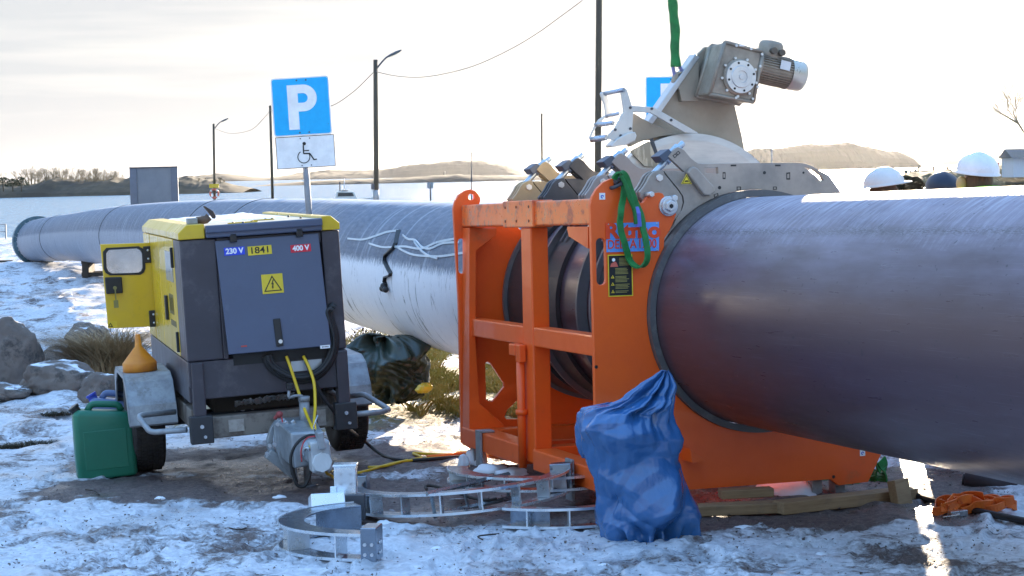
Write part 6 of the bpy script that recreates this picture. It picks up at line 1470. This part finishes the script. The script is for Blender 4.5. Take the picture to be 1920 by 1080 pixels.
# ------------------------------------------------------------------ boats
def boat(px, py, Y, L_, label, cat='boat', style=0):
    P = atY(px, py, Y); P.z = SEA; t = thing('motor_boat' if style < 2 else 'distant_vessel', label, cat, Matrix.Translation(P) @ Matrix.Rotation(.15, 4, 'Z'))
    n = 12; vs = []
    for i in range(n + 1):
        u = i / n; x = (u - .5) * L_; w_ = L_ * .16 * (1 - max(0, (u - .45) / .55) ** 2.2); fr = L_ * (.10 + .05 * u * u)
        vs += [V((x, -w_, fr)), V((x, -w_ * .7, -.1)), V((x, w_ * .7, -.1)), V((x, w_, fr))]
    fs = [(i * 4 + k, i * 4 + (k + 1) % 4, i * 4 + 4 + (k + 1) % 4, i * 4 + 4 + k) for i in range(n) for k in range(4)] + [(3, 2, 1, 0), (n * 4, n * 4 + 1, n * 4 + 2, n * 4 + 3)]
    MB().add(vs, fs).build('hull', mat('white gelcoat', (.62, .62, .6), .35, c2=(.5, .5, .48)), t)
    MB().prism([(-L_ * .22, L_ * .11), (L_ * .20, L_ * .12), (L_ * .12, L_ * .26), (-L_ * .18, L_ * .27)], -L_ * .11, L_ * .11).build('cabin', mat('white cabin', (.66, .64, .6), .4), t, bevel=.04)
    MB().prism([(-L_ * .17, L_ * .18), (L_ * .13, L_ * .18), (L_ * .10, L_ * .245), (-L_ * .16, L_ * .25)], -L_ * .113, L_ * .113).build('cabin_window', mat('dark glass', (.03, .035, .04), .15), t)
    MB().box(-L_ * .1, L_ * .02, -L_ * .09, L_ * .09, L_ * .27, L_ * .29).box(-L_ * .13, -L_ * .11, -.03, .03, L_ * .27, L_ * .45).build('radar_arch', STEELD, t)
    MB().cyl((-L_ * .04, 0, L_ * .28), (-L_ * .03, 0, L_ * .5), .03, 6).build('antenna', WHITE, t)
    return t
boat(650, 372, 175, 5.2, 'white cabin boat moored beyond the coated pipe, right of the parking sign')
boat(836, 343, 900, 9.0, 'faint white vessel far out on the water below the hills', 'ship', 2)
P = atY(807, 360, 170); P.z = SEA; t = thing('channel_marker', 'small dark marker float standing on the water left of the small street lamp', 'marker', Matrix.Translation(P))
MB().lathe([(.001, -.2), (.35, -.15), (.4, .15), (.2, .3), (.001, .32)], 16).build('float', STEELD, t); MB().cyl((0, 0, .3), (0, 0, 2.0), .06, 8).build('staff', STEELD, t); MB().box(-.28, .28, -.04, .04, 1.55, 2.1).build('topmark', GALV, t)

# ------------------------------------------------------------------ right shore: pier, house, tree
WPM = mat('weathered pier planks', (.16, .13, .10), .8, c2=(.22, .18, .14), scale=2)
def pier(px0, px1, py, Y, n, label):
    A, B = atY(px0, py, Y), atY(px1, py - 2, Y + 12); t = thing('pier', label, 'pier', Matrix.Translation(A)); d = B - A; bpy.context.view_layer.update()
    Mp = d.to_track_quat('X', 'Z').to_matrix().to_4x4()
    MB().box(0, d.length, -.8, .8, -.12, .1, Mp).build('deck', WPM, t)
    for k in range(n): 
        p = d * (k / (n - 1)); MB().cyl(p + V((0, -.7, -2)), p + V((0, -.7, .55 if k % 2 else .1)), .13, 8).build('pile', WOODD, t)
    return t
pier(1706, 1800, 322, 190, 8, 'low wooden pier on piles reaching left from the house shore')
pier(1686, 1722, 330, 160, 5, 'short pier stub nearest the glare, left of the rock bank')
P = atY(1722, 348, 60); 
H_ = thing('boathouse', 'white boathouse with grey gable roof at the right edge', 'house', Matrix.Translation(V((atY(1937, 310, 140).x, 140, atY(1937, 309, 140).z - .1)))); bpy.context.view_layer.update()
hx = (atY(1985, 300, 140).x - atY(1889, 300, 140).x) / 2; he = atY(1900, 291, 140).z - atY(1900, 309, 140).z; hr = atY(1900, 276, 140).z - atY(1900, 309, 140).z
MB().box(-hx, hx, -1.6, 1.6, -.8, he).build('wall', mat('white boarded wall', (.6, .62, .66), .7, c2=(.55, .57, .6), scale=2, stretch=(20, 20, 1)), H_)
MB().prism([(-2.0, he - .08), (2.0, he - .08), (0, hr)], -hx - .2, hx + .2, 'x').build('roof', mat('grey slate roof', (.13, .125, .12), .8), H_)
MB().box(-.4, .4, -1.66, -1.6, .2, .75).build('window', mat('dark glass', (.03, .035, .04), .15), H_)
rnd = random.Random(3); P = atY(1921, 306, 125); mb = MB(); bare_tree(mb, (0, 0, -.3), 6.4, rnd, 5, .10)
t = thing('bare_tree', 'bare winter tree at the right edge above the boathouse', 'tree', Matrix.Translation(V((P.x + .35, 125, P.z)))); mb.build('branches', TW, t); MB().tube([(0, 0, -.4), (.02, 0, 1.0)], [.14, .11], 10).build('trunk', WOODD, t)

# ------------------------------------------------------------------ people beyond the black pipe
SKIN = mat('skin', (.48, .27, .19), .55); HAIRM = mat('brown hair', (.07, .035, .02), .6, c2=(.13, .065, .03), scale=30, stretch=(3, 3, .4), bump=.003, bscale=60)
def person(px, top, Y, hel_w, heading, jacket, helm_m, hair_m, label, bend=0, hood=False, long_hair=False):
    T_ = atY(px, top, Y); g = zg(T_.x, Y); H = T_.z - g - .02; s = H / 1.80
    M = Matrix.Translation((T_.x, Y, g)) @ Matrix.Rotation(heading, 4, 'Z')
    t = thing('person', label, 'person', M)
    # body as one skinned figure (facing -Y), arms slightly forward
    J = {'pel': (0, 0, .95), 'sp': (0, .01, 1.15), 'ch': (0, .01, 1.36), 'nk': (0, .0, 1.50), 'hd': (0, -.01, 1.60), 'hdt': (0, -.015, 1.68),
         'ls': (-.17, .01, 1.42), 'le': (-.25, .03, 1.15), 'lw': (-.20, -.16, .98), 'lh': (-.18, -.24, .95), 'rs': (.17, .01, 1.42), 're': (.25, .03, 1.15), 'rw': (.20, -.16, .98), 'rh': (.18, -.24, .95),
         'lhip': (-.10, 0, .90), 'lk': (-.12, -.02, .50), 'la': (-.13, .02, .10), 'lt': (-.15, -.14, .04), 'rhip': (.10, 0, .90), 'rk': (.12, -.02, .50), 'ra': (.13, .02, .10), 'rt': (.15, -.14, .04)}
    R_ = {'pel': (.17, .13), 'sp': (.16, .12), 'ch': (.19, .14), 'nk': (.065, .065), 'hd': (.085, .095), 'hdt': (.07, .08), 'ls': (.09, .09), 'rs': (.09, .09), 'le': (.06, .06), 're': (.06, .06), 'lw': (.04, .035), 'rw': (.04, .035), 'lh': (.04, .025), 'rh': (.04, .025), 'lhip': (.11, .11), 'rhip': (.11, .11), 'lk': (.075, .075), 'rk': (.075, .075), 'la': (.055, .055), 'ra': (.055, .055), 'lt': (.05, .035), 'rt': (.05, .035)}
    E_ = [('pel', 'sp'), ('sp', 'ch'), ('ch', 'nk'), ('nk', 'hd'), ('hd', 'hdt'), ('ch', 'ls'), ('ls', 'le'), ('le', 'lw'), ('lw', 'lh'), ('ch', 'rs'), ('rs', 're'), ('re', 'rw'), ('rw', 'rh'), ('pel', 'lhip'), ('lhip', 'lk'), ('lk', 'la'), ('la', 'lt'), ('pel', 'rhip'), ('rhip', 'rk'), ('rk', 'ra'), ('ra', 'rt')]
    ks = list(J); me = bpy.data.meshes.new('body'); me.from_pydata([V(J[k]) * s for k in ks], [(ks.index(a), ks.index(b)) for a, b in E_], []); me.update()
    o = bpy.data.objects.new('body', me); COL.objects.link(o); o.parent = t; me.materials.append(jacket)
    sm_ = o.modifiers.new('skin', 'SKIN'); sm_.use_smooth_shade = True
    me_sv = me.skin_vertices[0].data if me.skin_vertices else None
    if me_sv is None:
        bm = bmesh.new(); bm.from_mesh(me); bm.verts.layers.skin.verify(); bm.to_mesh(me); bm.free(); me_sv = me.skin_vertices[0].data
    for i, k in enumerate(ks): me_sv[i].radius = (R_[k][0] * s, R_[k][1] * s); me_sv[i].use_root = (k == 'pel')
    sb = o.modifiers.new('subdivision', 'SUBSURF'); sb.levels = 2; sb.render_levels = 2
    # head: skull, face, ears
    hz_ = 1.615 * s; hd = MB(); nv = []; n = 28
    for i in range(n + 1):
        ph = pi * i / n
        for k in range(n * 2):
            a = 2 * pi * k / (n * 2); p = V((sin(ph) * cos(a), sin(ph) * sin(a), cos(ph)))
            q = V((p.x * .076, p.y * .095, p.z * .118)); f_ = max(0, -p.y)
            if p.z < 0: q.x *= 1 + .22 * p.z * f_ ; q.y *= 1 - .08 * (-p.z)
            if f_ > .5: q.y -= .020 * math.exp(-((p.x / .16) ** 2 + ((p.z + .12) / .16) ** 2)); q.y += .010 * sum(math.exp(-(((p.x - e) / .14) ** 2 + ((p.z - .08) / .10) ** 2)) for e in (-.38, .38)); q.y -= .006 * math.exp(-((p.x / .25) ** 2 + ((p.z + .48) / .06) ** 2))
            nv.append(V((q.x, q.y, q.z)) * s + V((0, -.012, hz_)))
    hd.add(nv, [(i * n * 2 + k, i * n * 2 + (k + 1) % (n * 2), (i + 1) * n * 2 + (k + 1) % (n * 2), (i + 1) * n * 2 + k) for i in range(n) for k in range(n * 2)], True)
    for e in (-1, 1): hd.ball((e * .078 * s, .0, hz_), .024 * s, 8, (.35, .7, 1.2))
    hdo = hd.build('head', SKIN, t)
    for e in (-1, 1): MB().ball((e * .030 * s, -.094 * s, hz_ + .012 * s), .011 * s, 8).build('eye', TEXTW, hdo)
    MB().ball((0, -.097 * s, hz_ - .056 * s), .022 * s, 8, (1, .3, .28)).build('mouth', mat('lips', (.35, .12, .10), .5), hdo)
    hb_ = MB(); nv = []
    for i in range(17):
        ph = pi * .78 * i / 16 if not long_hair else pi * .95 * i / 16
        for k in range(40):
            a = 2 * pi * k / 40; p = V((sin(ph) * cos(a), sin(ph) * sin(a), cos(ph))); lim = 1.0
            if p.y < -.25 and p.z < .45: lim = .90
            wv = 1 + .03 * noise.noise(V((cos(a) * 6, sin(a) * 6, ph * .8)))
            nv.append(V((p.x * .088 * lim * wv, p.y * .108 * lim * wv + .004, p.z * (.122 if not long_hair else .15))) * s + V((0, -.008, hz_)))
    hb_.add(nv, [(i * 40 + k, i * 40 + (k + 1) % 40, (i + 1) * 40 + (k + 1) % 40, (i + 1) * 40 + k) for i in range(16) for k in range(40)], True); hb_.build('hair', hair_m, t)
    w_ = hel_w / 2
    hm_ = MB(); nv = []; 
    for i in range(15):
        ph = (pi / 2 * 1.04) * i / 14
        for k in range(48):
            a = 2 * pi * k / 48; rdg = 1 + .035 * math.exp(-(sin(ph) * cos(a) / .16) ** 2)
            nv.append(V((sin(ph) * cos(a) * w_ * .93, sin(ph) * sin(a) * w_ * 1.12, cos(ph) * w_ * .90 * rdg)))
    for k in range(48):
        a = 2 * pi * k / 48; pk = 1.14 + (.30 if sin(a) < -.5 else 0) * (-sin(a) - .5) * 2
        nv.append(V((cos(a) * w_ * 1.0, sin(a) * w_ * 1.12 * pk * .98, -w_ * .12)))
    zt = T_.z - g - w_ * .92
    Mh = Matrix.Translation((0, -.005, zt)) @ Matrix.Rotation(radians(-7), 4, 'X')
    if hood:
        nv = [V((p.x * (1.05 + max(0, .35 - p.z / w_ * .35)), p.y * 1.05, p.z - (0 if p.z > 0 else .0))) for p in nv]
    hm_.add([Mh @ p for p in nv], [(i * 48 + k, i * 48 + (k + 1) % 48, (i + 1) * 48 + (k + 1) % 48, (i + 1) * 48 + k) for i in range(15) for k in range(48)], True)
    ho_ = hm_.build('hard_hat', helm_m, t); sd_ = ho_.modifiers.new('thickness', 'SOLIDIFY'); sd_.thickness = .004
    return t, s, zt
HIV = mat('hi vis green jacket', (.20, .62, .05), .6, c2=(.16, .5, .04)); WHT = mat('white hard hat shell', (.70, .72, .76), .3, coat=.3)
p1_, s_, zt = person(1834, 284, 12.6, .285, radians(205), HIV, WHT, HAIRM, 'person in white hard hat and green jacket with brown hair, furthest right')
Y_ = MB().tube(curve([(-.17, -.02, 1.50 * s_), (-.1, .1, 1.55 * s_), (.1, .1, 1.55 * s_), (.17, -.02, 1.50 * s_)], 6), .045, 10).build('collar', HIV, p1_)
MB().ball((.10, -.05, zt - .085), .045, 10, (.9, .8, 1.15)).build('ear_muff', mat('tan ear muff', (.5, .33, .14), .6), p1_)
MB().box(-.137, -.128, .00, .05, zt + .02, zt + .05).build('helmet_sticker', mat('dark red sticker', (.3, .03, .05), .5), p1_)
person(1768, 321, 13.8, .27, radians(190), mat('navy jacket', (.02, .025, .06), .7), mat('dark blue hard hat shell', (.010, .013, .035), .4), HAIRM, 'person in a dark blue hard hat, just left of the one in green')
person(1655, 313, 12.0, .225, radians(95), mat('pale grey jacket', (.45, .42, .40), .7), mat('pale grey hard hat shell', (.62, .58, .56), .4), HAIRM, 'person in pale hard hat dazzled by the glare, the leftmost of the heads', hood=True)

# ------------------------------------------------------------------ air
hz = MB().box(-7000, 7000, -80, 8000, -6.0, 75).build('haze', None)
hm = bpy.data.materials.new('sea haze'); hm.use_nodes = True; hn = hm.node_tree.nodes; hn.clear()
ho = hn.new('ShaderNodeOutputMaterial'); hv = hn.new('ShaderNodeVolumePrincipled')
hv.inputs['Color'].default_value = (.95, .96, 1, 1); hv.inputs['Density'].default_value = .000016; hv.inputs['Anisotropy'].default_value = .78
hm.node_tree.links.new(hv.outputs[0], ho.inputs['Volume']); hz.data.materials.clear(); hz.data.materials.append(hm); hz['kind'] = 'stuff'
hz['label'] = 'thin pale sea haze in the air over the water'
